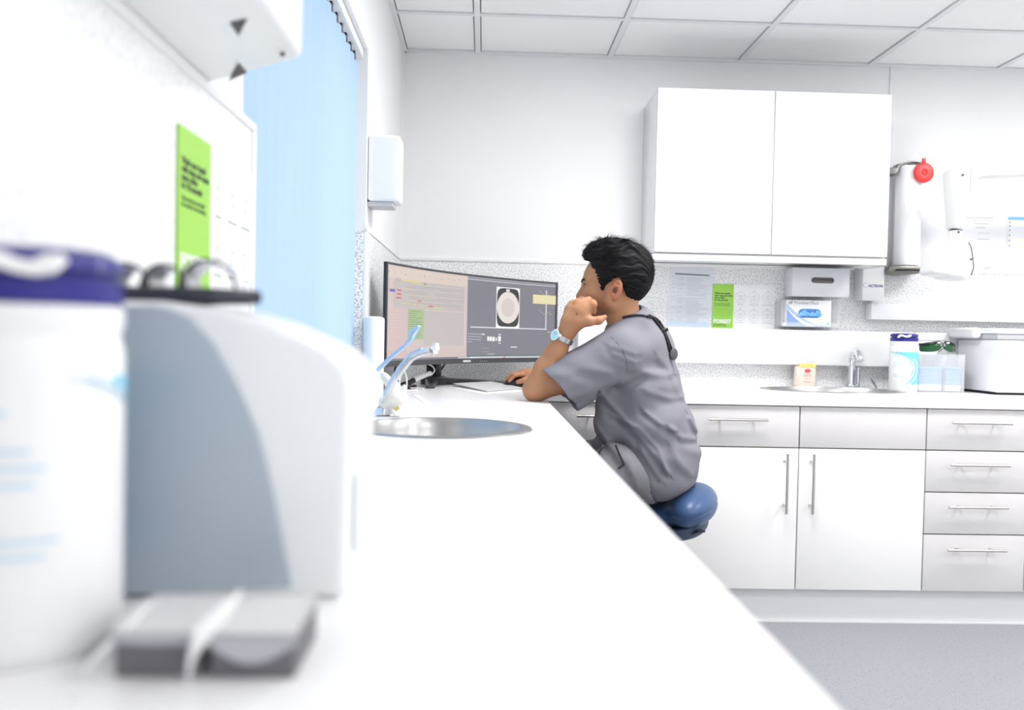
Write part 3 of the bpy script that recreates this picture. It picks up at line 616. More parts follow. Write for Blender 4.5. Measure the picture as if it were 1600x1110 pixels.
def nets(f, lo, hi, h, blk=12):
    lo = np.array(lo, float); n = np.ceil((np.array(hi)-lo)/h).astype(int); nb = -(-n//blk); n = nb*blk
    ii = np.stack(np.meshgrid(*[np.arange(k) for k in nb], indexing='ij'), -1).reshape(-1, 3)
    cc = (lo+(ii+.5)*blk*h).astype(F32); fc = np.concatenate([f(cc[a:a+200000]) for a in range(0, len(cc), 200000)])
    G = np.repeat(np.repeat(np.repeat(np.where(fc < 0, -1, 1).astype(F32).reshape(*nb), blk, 0), blk, 1), blk, 2)
    act = np.nonzero(np.abs(fc) < blk*h*1.35)[0]
    loc = np.stack(np.meshgrid(*[np.arange(blk)]*3, indexing='ij'), -1).reshape(-1, 3)
    for a in range(0, len(act), 150):
        bb = ii[act[a:a+150]]*blk; idx = bb[:, None, :]+loc[None]
        v = f((lo+idx*h).astype(F32).reshape(-1, 3))
        ix = idx.reshape(-1, 3); G[ix[:, 0], ix[:, 1], ix[:, 2]] = v
    S = G < 0
    cs = np.zeros(tuple(np.array(S.shape)-1), np.uint8)
    sl = lambda i, k: slice(i, k-1+i)
    for i in (0, 1):
        for j in (0, 1):
            for k in (0, 1): cs += S[sl(i, S.shape[0]), sl(j, S.shape[1]), sl(k, S.shape[2])]
    cells = np.argwhere((cs > 0) & (cs < 8)); vid = np.full(cs.shape, -1, np.int32); vid[tuple(cells.T)] = np.arange(len(cells))
    acc = np.zeros((len(cells), 3)); cnt = np.zeros(len(cells))
    co = [(i, j, k) for i in (0, 1) for j in (0, 1) for k in (0, 1)]
    for a in co:
        for ax in range(3):
            if a[ax]: continue
            b = list(a); b[ax] = 1
            ga = G[tuple((cells+a).T)]; gb = G[tuple((cells+b).T)]; m = (ga < 0) != (gb < 0)
            t = np.where(m, ga/np.where(m, ga-gb, 1), 0); t = np.clip(t, 0, 1)
            pt = np.array(a, float)[None]+t[:, None]*(np.array(b)-np.array(a))[None]
            acc += pt*m[:, None]; cnt += m
    V = lo+(cells+acc/cnt[:, None])*h; Q = []
    for ax in range(3):
        s0 = [slice(1, -1)]*3; s0[ax] = slice(0, -1); s1 = list(s0); s1[ax] = slice(1, None)
        A = S[tuple(s0)]; Bq = S[tuple(s1)]; e = np.argwhere(A != Bq)
        if not len(e): continue
        sg = A[tuple(e.T)]; off = np.ones(3, int); off[ax] = 0; e = e+off
        u, v = [(1, 2), (2, 0), (0, 1)][ax]; du = np.zeros(3, int); du[u] = 1; dv = np.zeros(3, int); dv[v] = 1
        q = np.stack([vid[tuple((e-du-dv).T)], vid[tuple((e-dv).T)], vid[tuple(e.T)], vid[tuple((e-du).T)]], 1)
        q = np.where(sg[:, None], q, q[:, ::-1]); Q.append(q)
    Q = np.concatenate(Q); Q = Q[(Q >= 0).all(1)]
    return V, Q
def sdf_obj(name, f, lo, hi, h, mats, parent, relax=1, attr=None):
    V, Q = nets(f, lo, hi, h)
    for _ in range(relax):                       # light umbrella smoothing
        s = np.zeros_like(V); c = np.zeros(len(V))
        for a, b in ((0, 1), (1, 2), (2, 3), (3, 0)):
            for x, y in ((a, b), (b, a)):
                for d in range(3): s[:, d] += np.bincount(Q[:, x], V[Q[:, y], d], len(V))
                c += np.bincount(Q[:, x], minlength=len(V))
        V = .5*V+.5*s/np.maximum(c, 1)[:, None]
    o = ROOT(parent) if parent is not None else Vector((0, 0, 0))
    me = bpy.data.meshes.new(name); me.vertices.add(len(V)); me.vertices.foreach_set('co', (V-np.array(o)).ravel())
    me.loops.add(len(Q)*4); me.loops.foreach_set('vertex_index', Q.ravel()); me.polygons.add(len(Q))
    me.polygons.foreach_set('loop_start', np.arange(len(Q))*4); me.polygons.foreach_set('use_smooth', [True]*len(Q))
    for m in (mats if isinstance(mats, (list, tuple)) else [mats]): me.materials.append(m)
    me.update(calc_edges=True); me.validate()
    if attr is not None:
        col = attr(V.astype(F32)); at_ = me.color_attributes.new('tint', 'FLOAT_COLOR', 'POINT'); at_.data.foreach_set('color', np.concatenate([col, np.ones((len(col), 1))], 1).ravel())
    ob = bpy.data.objects.new(name, me); C.objects.link(ob); ob.parent = parent; return ob

# ------------------------------------------------------------------ x-ray arm
XW = mat('xray_white', (.86, .86, .85), .35)
t = thing('xray_arm', 'white wall x-ray unit with jointed arm and angular head at the right edge', 'x-ray unit', (1.95, 3.5, 1.4))
ax_y = 3.50
M().prism([(1.985, 1.735), (1.992, 1.792), (2.03, 1.812), (2.30, 1.830), (3.0, 1.86), (3.0, 1.905), (2.3, 1.872), (2.03, 1.862), (1.985, 1.850)], lambda a, b, d: (a, d, b), ax_y-.045, ax_y+.045).build('upper_arm', XW, t, bevel=.010, seg=3)
M().prism([(1.905, 1.825), (1.915, 1.845), (1.984, 1.850), (1.984, 1.74), (1.968, 1.598), (1.930, 1.594), (1.918, 1.70)], lambda a, b, d: (a, d, b), ax_y-.045, ax_y+.045).build('elbow_housing', XW, t, bevel=.012, seg=3)
M().cone((1.950, ax_y, 1.590), (1.950, ax_y, 1.545), .026, .024, 24).build('joint', XW, t, bevel=.003)
M().cone((1.950, ax_y, 1.593), (1.950, ax_y, 1.590), .0265, .0265, 24).build('joint_ring', DGREY, t)
sdf_obj('yoke', lambda P: smin(chain(P, [(1.955, ax_y, 1.535), (1.995, ax_y, 1.530), (2.015, ax_y, 1.49), (2.005, ax_y, 1.44), (1.99, ax_y, 1.405)], [.022, .026, .030, .032, .024], .02), chain(P, [(2.02, ax_y, 1.455), (2.10, ax_y+.01, 1.462), (2.24, ax_y+.06, 1.50)], [.030, .024, .018], .02), .03), (1.90, 3.42, 1.34), (2.30, 3.64, 1.58), .005, XW, t, 2)
RX = np.array(Matrix.Rotation(math.radians(-8), 3, 'Y'))
sdf_obj('tube_head', lambda P: smin(smax(rb(P, (1.905, 3.49, 1.465), (.072, .07, .072), .02, RX), -((P[..., 0]-1.905)*-.5-(P[..., 2]-1.465)*-.86-.075)*-1, .01), rb(P, (1.925, 3.49, 1.408), (.04, .05, .025), .012, RX), .012), (1.80, 3.38, 1.34), (2.02, 3.60, 1.58), .004, XW, t, 2)
M().tube([(1.958, 3.418, 1.535), (1.972, 3.418, 1.512), (1.979, 3.418, 1.47), (1.984, 3.418, 1.43), (1.974, 3.418, 1.40)], .0022, 8).build('seam', DGREY, t)
for (a, b) in ((1.935, 1.578), (1.945, 1.812), (1.990, 1.468)): M().cone((a, 3.453, b), (a, 3.449, b), .005, n=10).build('screw', DGREY, t)

# ------------------------------------------------------------------ left wall: soap dispenser by the corner, towel dispenser in the foreground
t = thing('wall_dispenser', 'white dispenser box on the left wall between window and corner', 'dispenser', (XL, 2.9, 1.54))
M().box(XL, XL+.106, 2.815, 2.935, 1.548, 1.765).build('cover', GLOSSW, t, bevel=.012, seg=4)
M().box(XL, XL+.085, 2.825, 2.925, 1.532, 1.5475).build('outlet', mat('outlet_grey', (.55, .56, .58), .5), t, bevel=.004)
t = thing('towel_dispenser', 'blurred white towel dispenser high on the left wall in the foreground', 'dispenser', (XL, .9, 1.46))
mm = M(); yy0, yy1 = .52, 1.205
mm.add([(XL, yy0, 1.456), (XL, yy1, 1.456), (XL+.134, yy0, 1.497), (XL+.134, yy1, 1.497), (XL, yy0, 1.90), (XL, yy1, 1.90), (XL+.138, yy0, 1.90), (XL+.138, yy1, 1.90)], [(0,1,3,2), (4,6,7,5), (0,4,5,1), (2,3,7,6), (0,2,6,4), (1,5,7,3)])
mm.build('cover', WHITE, t, bevel=.010, seg=3)
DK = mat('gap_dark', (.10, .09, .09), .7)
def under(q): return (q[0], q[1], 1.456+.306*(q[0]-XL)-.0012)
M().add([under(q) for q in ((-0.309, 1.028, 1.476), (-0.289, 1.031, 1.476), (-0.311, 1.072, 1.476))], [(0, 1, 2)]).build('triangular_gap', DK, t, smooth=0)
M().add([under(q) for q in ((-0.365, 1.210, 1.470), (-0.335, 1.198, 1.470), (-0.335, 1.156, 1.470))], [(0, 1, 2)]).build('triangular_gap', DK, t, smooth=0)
M().box(XL+.002, XL+.040, .54, .80, 1.448, 1.4575).build('hinge_flap', WHITE, t, bevel=.003)
M().cone((XL+.115, 1.165, 1.4915), (XL+.115, 1.165, 1.487), .003, n=10).build('screw', DGREY, t)

# ------------------------------------------------------------------ foreground appliance
APW = mat('appliance_white', (.90, .915, .93), .35); APG = mat('translucent_blue_grey', (.46, .525, .60), .25)
t = thing('countertop_appliance', 'large blurred white appliance with sloping top and curved blue grey panel', 'appliance', (-.25, .82, ZT))
y0, y1 = .665, .815
prof = [(-.330, ZT+.0003), (-.109, ZT+.0003), (-.105, ZT+.006), (-.103, ZT+.168), (-.108, ZT+.182), (-.122, ZT+.194), (-.170, ZT+.215), (-.205, ZT+.225), (-.25, ZT+.230), (-.330, ZT+.230)]
M().prism(prof, lambda a, b, d: (a, d, b), y0, y1).build('housing', APW, t, bevel=.006, seg=3)
pr = [(-.322, ZT+.001)] + [(q[0], q[2]) for q in ((-0.146, 0.660, 0.920), (-0.152, 0.660, 0.949), (-0.161, 0.660, 0.993), (-0.173, 0.660, 1.038), (-0.189, 0.660, 1.074), (-0.208, 0.660, 1.107), (-0.226, 0.660, 1.126), (-0.242, 0.660, 1.133), (-0.255, 0.660, 1.135))] + [(-.322, ZT+.222)]
M().prism(pr, lambda a, b, d: (a, d, b), y0-.005, y0-.0005).build('curved_panel', APG, t, bevel=.001, smooth=0)
M().box(-.1028, -.1015, .690, .697, ZT+.03, ZT+.095).build('side_slot', mat('slot_grey', (.45, .48, .52), .5), t)
# dark rimmed glasses lying on the appliance
t = thing('dark_glasses', 'blurred dark rimmed glasses with shiny lenses lying on the white appliance', 'glasses', (-.24, .74, ZT+.230))
gz = ZT+.2305
mm = M(); mm.prism([(-.320, .70), (-.250, .685), (-.215, .690), (-.186, .722), (-.205, .75), (-.25, .79), (-.320, .79)], lambda a, b, d: (a, b, d), gz, gz+.012); mm.build('frame', mat('graphite_plastic', (.035, .04, .055), .25), t, bevel=.004)
SHL = mat('mirror_lens', (.85, .85, .88), .25, .3, coat=.5)
for (cx, cy, r) in ((-.294, .730, .017), (-.264, .730, .017), (-.230, .735, .022)):
    mm = M(); us = np.linspace(0, PI, 13); vs_ = np.linspace(-.022, .022, 5)
    mm.grid(lambda u, v: (cx+r*math.cos(u), cy+v, gz+.0125+r*1.0*math.sin(u)), us, vs_); mm.build('lens', SHL, t)
    mm = M(); mm.tube([(cx+(r+.001)*math.cos(u), cy-.022, gz+.0125+(r+.001)*math.sin(u)) for u in us], .0014, 6); mm.build('rim', BLACK, t)
# two small grey boxes with pale lids + paper twist
GB = mat('dark_grey_card', (.16, .155, .175), .6); GL2 = mat('pale_lid', (.70, .70, .71), .5); GM_ = mat('mid_grey_card', (.44, .44, .50), .6)
for (x0, x1, lab, cv) in ((-.218, -.165, 'left of two small dark grey boxes with pale lids in front of the appliance', .0), (-.162, -.109, 'right of two small dark grey boxes, with a curved white flap', 1.)):
    t = thing('lidded_box', lab, 'box', ((x0+x1)/2, .54, ZT))
    B('case', GB, (x0+.001, x1-.001, .511, .580, ZT, ZT+.026), t, .002)
    us = np.linspace(0, 1, 13)
    def flap(u, v):
        dip = (.001+.011*cv)*math.sin(PI*u)
        return (x0+(x1-x0)*u, .5095-.002*v, ZT+.0285-(.006+dip)*v)
    M().grid(flap, us, np.linspace(0, 1, 4)).build('front_flap', mat('flap_grey', (.50, .51, .55), .5), t)
    mm = M(); mm.grid(lambda u, v: (x0+(x1-x0)*u, .508+.075*v, ZT+.0285+.004*math.sin(PI*v)-.0*cv), us, np.linspace(0, 1, 6)); mm.grid(lambda u, v: (x0+(x1-x0)*u, .508+.075*v, ZT+.0265), us, [0, 1]); mm.build('lid', GL2, t)
t = thing('paper_twist', 'white paper twist lying between the two small grey boxes', 'paper', (-.155, .51, ZT))
mm = M(); mm.tube([(-.170, .502, ZT+.002), (-.168, .500, ZT+.016), (-.163, .503, ZT+.030), (-.153, .515, ZT+.040), (-.147, .528, ZT+.048)], [.0012, .002, .0065, .0045, .0012], 10, flat=.5); mm.build('twist', PAPER, t)
t = thing('paper_strip', 'white folded paper strip leaning on the left small grey box', 'paper', (-.21, .51, ZT))
mm = M(); mm.tube([(-.232, .503, ZT+.006), (-.222, .505, ZT+.018), (-.210, .515, ZT+.030), (-.202, .530, ZT+.040)], [.0012, .0025, .0025, .001], 8, flat=.4); mm.build('strip', PAPER, t)

# ------------------------------------------------------------------ lever tap of the round sink
t = thing('lever_tap', 'tap with two long pale blue tinted levers beside the round sink', 'tap', (-.262, 2.14, ZT))
IV = mat('ivory_ceramic', (.90, .89, .84), .3); LV = mat('blue_tinted_lever', (.50, .68, .90), .12, .35, alpha=.9); LW = mat('clear_lever', (.88, .90, .92), .1, .3, alpha=.85)
sdf_obj('body', lambda P: smin(chain(P, [(-0.244, 2.140, 0.941), (-0.220, 2.140, 0.951), (-0.225, 2.150, 0.979), (-0.252, 2.160, 1.007)], [.020, .023, .015, .011], .012), cone(P, (-0.203, 2.130, 0.943), (-0.198, 2.140, 0.984), .009, .006), .008), (-.36, 2.05, .9), (-.15, 2.25, 1.1), .004, IV, t, 2)
M().tube([(-0.218, 2.115, 0.926), (-0.208, 2.115, 0.933)], .004, 8).build('yellow_gasket', mat('yellow_rubber', (.75, .60, .12), .5), t)
M().lathe([(.001, 0), (.030, 0), (.030, .005), (.024, .010), (.020, .016), (.016, .022)], (-.250, 2.14, ZT), 24).build('base_ring', CHROME, t)
M().tube([(-0.265, 2.160, 1.025), (-0.229, 2.120, 1.059), (-0.195, 2.090, 1.086), (-0.178, 2.070, 1.103), (-0.172, 2.060, 1.120), (-0.157, 2.050, 1.134)], [.010, .009, .009, .010, .016, .007], 14, flat=.6).build('lever', LV, t)
M().tube([(-0.249, 2.120, 0.946), (-0.225, 2.090, 0.993), (-0.199, 2.060, 1.030), (-0.176, 2.040, 1.058), (-0.151, 2.020, 1.072), (-0.124, 2.000, 1.079)], [.009, .011, .012, .013, .013, .012], 14, flat=.7).build('lever', LW, t)
M().tube([(-0.244, 2.100, 0.963), (-0.223, 2.070, 1.006), (-0.197, 2.040, 1.043), (-0.175, 2.020, 1.067), (-0.146, 2.000, 1.080)], [.003, .0035, .004, .004, .005], 8).build('blue_edge', LV, t)
M().tube([(-0.121, 2.000, 1.078), (-0.114, 2.000, 1.085), (-0.112, 2.000, 1.096)], [.011, .010, .005], 10).tube([(-0.119, 1.990, 1.072), (-0.108, 1.990, 1.071)], [.007, .003], 8).build('tip', WHITE, t)
M().tube([(-0.273, 2.200, 1.025), (-0.260, 2.200, 1.005), (-0.246, 2.200, 0.981)], .0045, 8).build('spout_pin', WHITE, t)
tag(M().box(-.262, -.205, 2.098, 2.112, ZT, ZT+.003).box(-.30, -.215, 2.10, 2.112, ZT, ZT+.003).build('steel_strip', STEEL, None, (-.24, 2.1, ZT)), 'thin steel strip on the worktop between tap and round sink', 'strip')

# ------------------------------------------------------------------ white cylinder behind the monitor edge
t = thing('white_canister', 'tall white canister standing by the left edge of the monitor', 'canister', (-.356, 2.76, ZT))
M().lathe([(.001, 0), (.032, 0), (.033, .003), (.033, .248), (.031, .255), (.020, .259), (.001, .260)], (-.356, 2.76, ZT), 32).build('canister_body', mat('canister_white', (.86, .88, .92), .3), t)
t = thing('wall_pen_clip', 'thin dark pen shaped clip at the corner above the cladding', 'clip', (XL+.03, 3.86, 1.46))
M().tube([(-0.397, 3.860, 1.463), (-0.390, 3.860, 1.437), (-0.387, 3.860, 1.428)], [.003, .005, .003], 8).build('clip_body', STEEL, t)

# ------------------------------------------------------------------ monitor
MC = np.array([.5764, .8171]); MN = np.array([.8171, -.5764]); MM = np.array([-.0065, 3.32]); MW = 1.1259; SAG = .08
MR = MW*MW/8/SAG+SAG/2; MTH = math.asin(MW/2/MR); MZ1, MH = 1.354, .352
def S(u, v, off=0.):
    a = (u-.5)*2*MTH; q = MM + MC*(MR-off)*math.sin(a) + MN*((MR)*(1-math.cos(a))-SAG+off*math.cos(a))
    return (q[0], q[1], MZ1-MH*v)
t = thing('curved_monitor', 'wide curved black monitor showing two software windows in the corner', 'monitor', (-.19, 3.50, ZT))
us = [i/40 for i in range(41)]
mm = M(); loop = [(0, 0, 0.), (1, 0, 0.), (1, 1, 0.), (0, 1, 0.)]
def shell(mm, v0, v1, o0, o1, u0=0., u1=1.):
    uu = [u0+(u1-u0)*i/40 for i in range(41)]; n = len(uu)
    vs = []
    for u in uu: vs += [S(u, v0, o0), S(u, v1, o0), S(u, v1, o1), S(u, v0, o1)]
    fs = []
    for i in range(n-1):
        for k in range(4): fs.append((4*i+k, 4*i+(k+1) % 4, 4*i+4+(k+1) % 4, 4*i+4+k))
    fs += [(0, 1, 2, 3), tuple(4*(n-1)+k for k in (3, 2, 1, 0))]
    mm.add(vs, fs)
NAVYB = mat('bezel_blue_black', (.018, .022, .035), .25)
mm = M(); shell(mm, 0, 1, -.011, -.001); shell(mm, .18, .9, -.045, -.0115, .2, .8); mm.build('housing', NAVYB, t)
mm = M(); shell(mm, 0, .022, -.001, .004); shell(mm, .945, 1.0, -.001, .004); shell(mm, .022, .945, -.001, .003, 0, .006); shell(mm, .022, .945, -.001, .004, .991, 1.); mm.build('bezel', mat('bezel_dark', (.045, .047, .055), .3), t)
def em(name, c, s=1.):
    m = mat(name, (.02, .02, .02), .35, emit=c, es=s); return m
PM = [em('screen_mauve', (.56, .46, .44)), em('screen_grey', (.185, .18, .215)), em('screen_tan', (.62, .52, .46)), em('screen_midgrey', (.47, .43, .42)), em('screen_pink', (.56, .43, .42)), em('screen_green', (.34, .45, .22)),
      em('screen_violet', (.14, .09, .42)), em('screen_red', (.68, .09, .09)), em('screen_yellow', (.62, .56, .20)), em('screen_line_light', (.60, .58, .64)), em('screen_black', (.02, .02, .025)), em('screen_cream', (.70, .64, .61)),
      em('screen_note', (.72, .64, .38)), em('screen_white', (.85, .84, .84)), em('screen_darkgreen', (.10, .16, .15)), em('screen_teal', (.09, .11, .15)), em('screen_dim', (.30, .29, .33)), em('screen_cream_dark', (.60, .53, .50))]
mm = M(); shell(mm, .022, .945, -.001, .0004, .006, .991); scr = mm.build('screen', PM[1], t)
def patch(items, name, lvl):
    mm = M()
    for (q0, q1, mi) in items:
        (a, b), (c, d) = q0, q1; n = max(1, int(abs(c-a)*40)); uu = [a+(c-a)*i/n for i in range(n+1)]
        mm.grid(lambda u, v: S(u, v, .0006+.0003*lvl), uu, [b, d], mi)
    o_ = mm.build(name, PM, scr, smooth=0); o_['kind'] = 'stuff'; return o_
def prect(*p): return ((p[0], p[1]), (p[2], p[3]), p[4])
patch([((.006, .022), (.499, .925), 0)], 'left_window', 0)
patch([((.010, .026), (.498, .145), 2), ((.045, .15), (.490, .425), 3), ((.010, .43), (.142, .90), 4), ((.242, .43), (.490, .80), 3), ((.142, .43), (.242, .735), 5), ((0.0215, 0.2520), (0.0608, 0.2784), 6)], 'window_panels', 1)
TX = []
def at_uv(u0, v0, u1, v1, m): return ((u0, v0), (u1, v1), m)
rr = random.Random(3)
T = [at_uv(0.0673, 0.2491, 0.0976, 0.2639, 7), at_uv(0.0677, 0.2861, 0.0980, 0.3003, 7), at_uv(0.0636, 0.3228, 0.0984, 0.3378, 7), at_uv(0.1993, 0.3390, 0.2298, 0.3501, 7), at_uv(0.2694, 0.3819, 0.2965, 0.3955, 7),
     at_uv(0.0963, 0.1504, 0.1609, 0.1630, 8), at_uv(0.1607, 0.1479, 0.2263, 0.1636, 8), at_uv(0.1004, 0.3786, 0.1634, 0.3863, 8), at_uv(0.1633, 0.3793, 0.2302, 0.3870, 8), at_uv(0.2965, 0.3979, 0.3596, 0.4076, 8), at_uv(0.0599, 0.1393, 0.0924, 0.1411, 10), at_uv(0.0601, 0.1572, 0.0926, 0.1592, 10), at_uv(0.2392, 0.1622, 0.2536, 0.1689, 10)]
for k in range(13):
    u = .02+.036*k+rr.uniform(-.008, .008); v = .075+rr.uniform(-.006, .02); T.append(at_uv(u, v, u+.003, v+.012, 10 if k % 3 == 0 else 16))
for k in range(13):
    v = .175+.019*k; a = .09+rr.random()*.08; T.append(at_uv(a, v, a+.08+rr.random()*.1, v+.004, 16 if k % 3 else 8)); b = .29+rr.random()*.04; T.append(at_uv(b, v, min(.48, b+.06+rr.random()*.14), v+.003, 16 if k % 3 else 2))
for k in range(12): v = .46+.032*k; T.append(at_uv(.018, v, .05+rr.random()*.06, v+.004, 17))
for k in range(13): v = .45+.022*k; T.append(at_uv(.146, v, .19+rr.random()*.045, v+.004, 14))
T += [at_uv(.245, .43, .49, .436, 2), at_uv(.01, .83, .49, .834, 2), at_uv(.484, .15, .490, .80, 2)]
patch(T, 'window_text', 2)
RW = [at_uv(.500, .022, .991, .04, 16), at_uv(.500, .050, .991, .058, 9), at_uv(.4985, .022, .5005, .945, 9)]
RW += [at_uv(0.5200, 0.5987, 0.9457, 0.5843, 9), at_uv(0.9381, 0.1084, 0.9440, 0.6018, 9), at_uv(0.5233, 0.9268, 1.0053, 0.9469, 9), at_uv(0.9492, 0.6232, 1.0023, 0.6304, 9)]
patch([at_uv(.500, .91, .994, .945, 14)], 'task_bar', 0); patch(RW, 'right_window', 1)
patch([at_uv(0.6662, 0.1109, 0.7958, 0.5939, 13)], 'image_frame', 2)
def blob(cx, cy, rx, ry, e, m, lvl, n=40):
    mm = M(); vs = [S(cx, cy, .0006+.0003*lvl)]
    for k in range(n):
        a = 2*PI*k/n; ca, sa = math.cos(a), math.sin(a); vs.append(S(cx+rx*math.copysign(abs(ca)**e, ca), cy+ry*math.copysign(abs(sa)**e, sa), .0006+.0003*lvl))
    mm.add(vs, [(0, k+1, (k+1) % n+1) for k in range(n)], m); return mm
c0 = (0.7310, 0.3484); cr = (0.7924, 0.5717)
blob(c0[0], c0[1], cr[0]-c0[0], abs(cr[1]-c0[1])*1.02, .35, 10, 3).build('image_disc', PM, scr, smooth=0)
blob(c0[0], c0[1], (cr[0]-c0[0])*1.0, abs(cr[1]-c0[1])*.84, 1., 11, 4).build('image_disc', PM, scr, smooth=0)
blob(c0[0], c0[1], (cr[0]-c0[0])*.62, abs(cr[1]-c0[1])*.5, 1., 17, 5).build('image_disc', PM, scr, smooth=0)
G2 = [at_uv(0.8675, 0.1698, 0.9947, 0.2802, 12), at_uv(0.7185, 0.1315, 0.7382, 0.1584, 11)]
for r_ in range(4):
    for k in range(9 if r_ < 3 else 3):
        u, v = .507+.0088*k, .660+.031*r_+.001*k; G2.append(at_uv(u, v, u+.005, v+.009, 9))
for (a, b, c, d) in ((.617,.695,.628,.745), (.631,.697,.643,.747), (.646,.699,.660,.749), (.666,.705,.672,.745), (.679,.690,.694,.75)): G2.append(at_uv(a, b, c, d, 13))
G2 += [at_uv(.585, .665, .603, .676, 13), at_uv(.680, .665, .694, .676, 13), at_uv(.679, .768, .694, .776, 13), at_uv(.75, .862-.05, .785, .872-.05, 13), at_uv(.585, .83, .630, .832, 9), at_uv(.585, .87, .630, .872, 9)]
for k in range(9): G2.append(at_uv(.452+.0095*k, .930, .458+.0095*k, .942, 13))
for k in range(6): G2.append(at_uv(.90+.01*k, .12+.02*(k % 3), .907+.01*k, .125+.02*(k % 3), 9)); G2.append(at_uv(.90+.012*k, .36+.02*(k % 3), .907+.012*k, .366+.02*(k % 3), 9))
G2 += [at_uv(0.7101, 0.9344, 0.7220, 0.9512, 7), at_uv(.62, .895, .66, .901, 9)]
patch(G2, 'image_annotations', 6)
q = S(.5, .985, .0045); tt = text('SAMSUNG', q, .011, mat('logo_white', (.85, .85, .85), .4), t, (PI/2, 0, math.atan2(MC[1], MC[0])), 'CENTER', bold=.0004)
for k in range(4): qq = S(.58+.012*k, .978, .0042); M().box(qq[0]-.001, qq[0]+.001, qq[1]-.0012, qq[1]+.0004, qq[2]-.001, qq[2]+.001).build('button_mark', MATS['logo_white'], t)
# stand
cx, cy = -.205, 3.50
M().box(cx-.025, cx+.025, cy-.02, cy+.02, ZT+.012, 1.22, 0, Matrix.Rotation(math.radians(-34), 3, 'Z'), (cx, cy, 1)).build('column', BLACK, t, bevel=.004)
M().tube([(cx, cy, 1.19), (-.128, 3.42, 1.19)], .03, 16).build('neck', BLACK, t)
def leg(p0, p1, w0, w1):
    a = Vector((*p0, 0)); b = Vector((*p1, 0)); dd = (b-a).normalized(); nn = Vector((-dd.y, dd.x, 0))
    P_ = [a-nn*w0, b-nn*w1, b+nn*w1, a+nn*w0]; mm = M(); n = 4
    vs = [(q.x, q.y, ZT) for q in P_] + [(P_[0].x, P_[0].y, ZT+.030), (P_[1].x, P_[1].y, ZT+.012), (P_[2].x, P_[2].y, ZT+.012), (P_[3].x, P_[3].y, ZT+.030)]
    mm.add(vs, [(0,1,2,3), (4,5,6,7), (0,1,5,4), (1,2,6,5), (2,3,7,6), (3,0,4,7)]); return mm.build('base_leg', DGREY, t, bevel=.004)
leg((cx-.01, cy+.03), (-.200, 3.215), .030, .016); leg((cx-.02, cy+.005), (.125, 3.60), .030, .018)
M().lathe([(.001, 0), (.055, 0), (.055, .028), (.045, .034), (.001, .035)], (cx, cy, ZT), 28).build('base_hub', DGREY, t)
# cables
def cable(label, pts, r, m, name='cable'):
    pts = [Vector(q) for q in pts]; P_ = []
    for i in range(len(pts)-1):
        p0 = pts[max(i-1, 0)]; p1 = pts[i]; p2 = pts[i+1]; p3 = pts[min(i+2, len(pts)-1)]
        for k in range(6):
            s_ = k/6; P_.append(.5*((2*p1)+(-p0+p2)*s_+(2*p0-5*p1+4*p2-p3)*s_*s_+(-p0+3*p1-3*p2+p3)*s_**3))
    P_.append(pts[-1]); return tag(M().tube(P_, r, 8).build(name, m, None, tuple(pts[0])), label, 'cable')
z0 = ZT+.004
cable('black cable looping down behind the left end of the monitor', [(-.30, 3.10, 1.03), (-.325, 3.12, .98), (-.31, 3.14, .93), (-.27, 3.18, z0)], .004, BLACK)
cable('black cable running down right of the monitor stand', [(-.14, 3.56, 1.06), (-.16, 3.57, 1.0), (-.19, 3.60, .95), (-.215, 3.64, z0)], .004, BLACK)
cable('white cable curling beside the monitor stand to the adapter', [(-.275, 3.26, .975), (-.24, 3.27, 1.0), (-.205, 3.28, .995), (-.19, 3.29, .975), (-.205, 3.28, .955)], .0028, WHITE)
cable('thin white cable lying on the worktop left of the stand', [(-.34, 3.05, z0), (-.28, 3.0, z0), (-.24, 3.08, z0), (-.27, 3.16, z0), (-.22, 3.15, z0)], .003, WHITE)
cable('black tangled cable under the white adapter', [(-.33, 3.22, z0), (-.29, 3.18, z0+.02), (-.275, 3.24, z0+.004), (-.262, 3.30, z0), (-.275, 3.36, z0)], .004, BLACK)
cable('upright white cable pair behind the tap', [(-.30, 3.02, z0), (-.295, 3.02, .96), (-.285, 3.04, .985), (-.275, 3.05, .95), (-.275, 3.05, z0)], .003, WHITE)
t = thing('cable_adapter', 'white cable adapter with black plug end lying left of the monitor stand', 'adapter', (-.23, 3.2, ZT))
M().tube([(-.262, 3.20, .942), (-.205, 3.28, .965)], [.010, .009], 14).build('adapter_body', WHITE, t, bevel=.002); M().tube([(-.300, 3.16, .918), (-.262, 3.20, .941)], [.008, .011], 12).build('plug', BLACK, t)
M().tube([(-.285, 3.17, .913), (-.265, 3.19, .913)], .004, 8).build('plug_rest', BLACK, t)

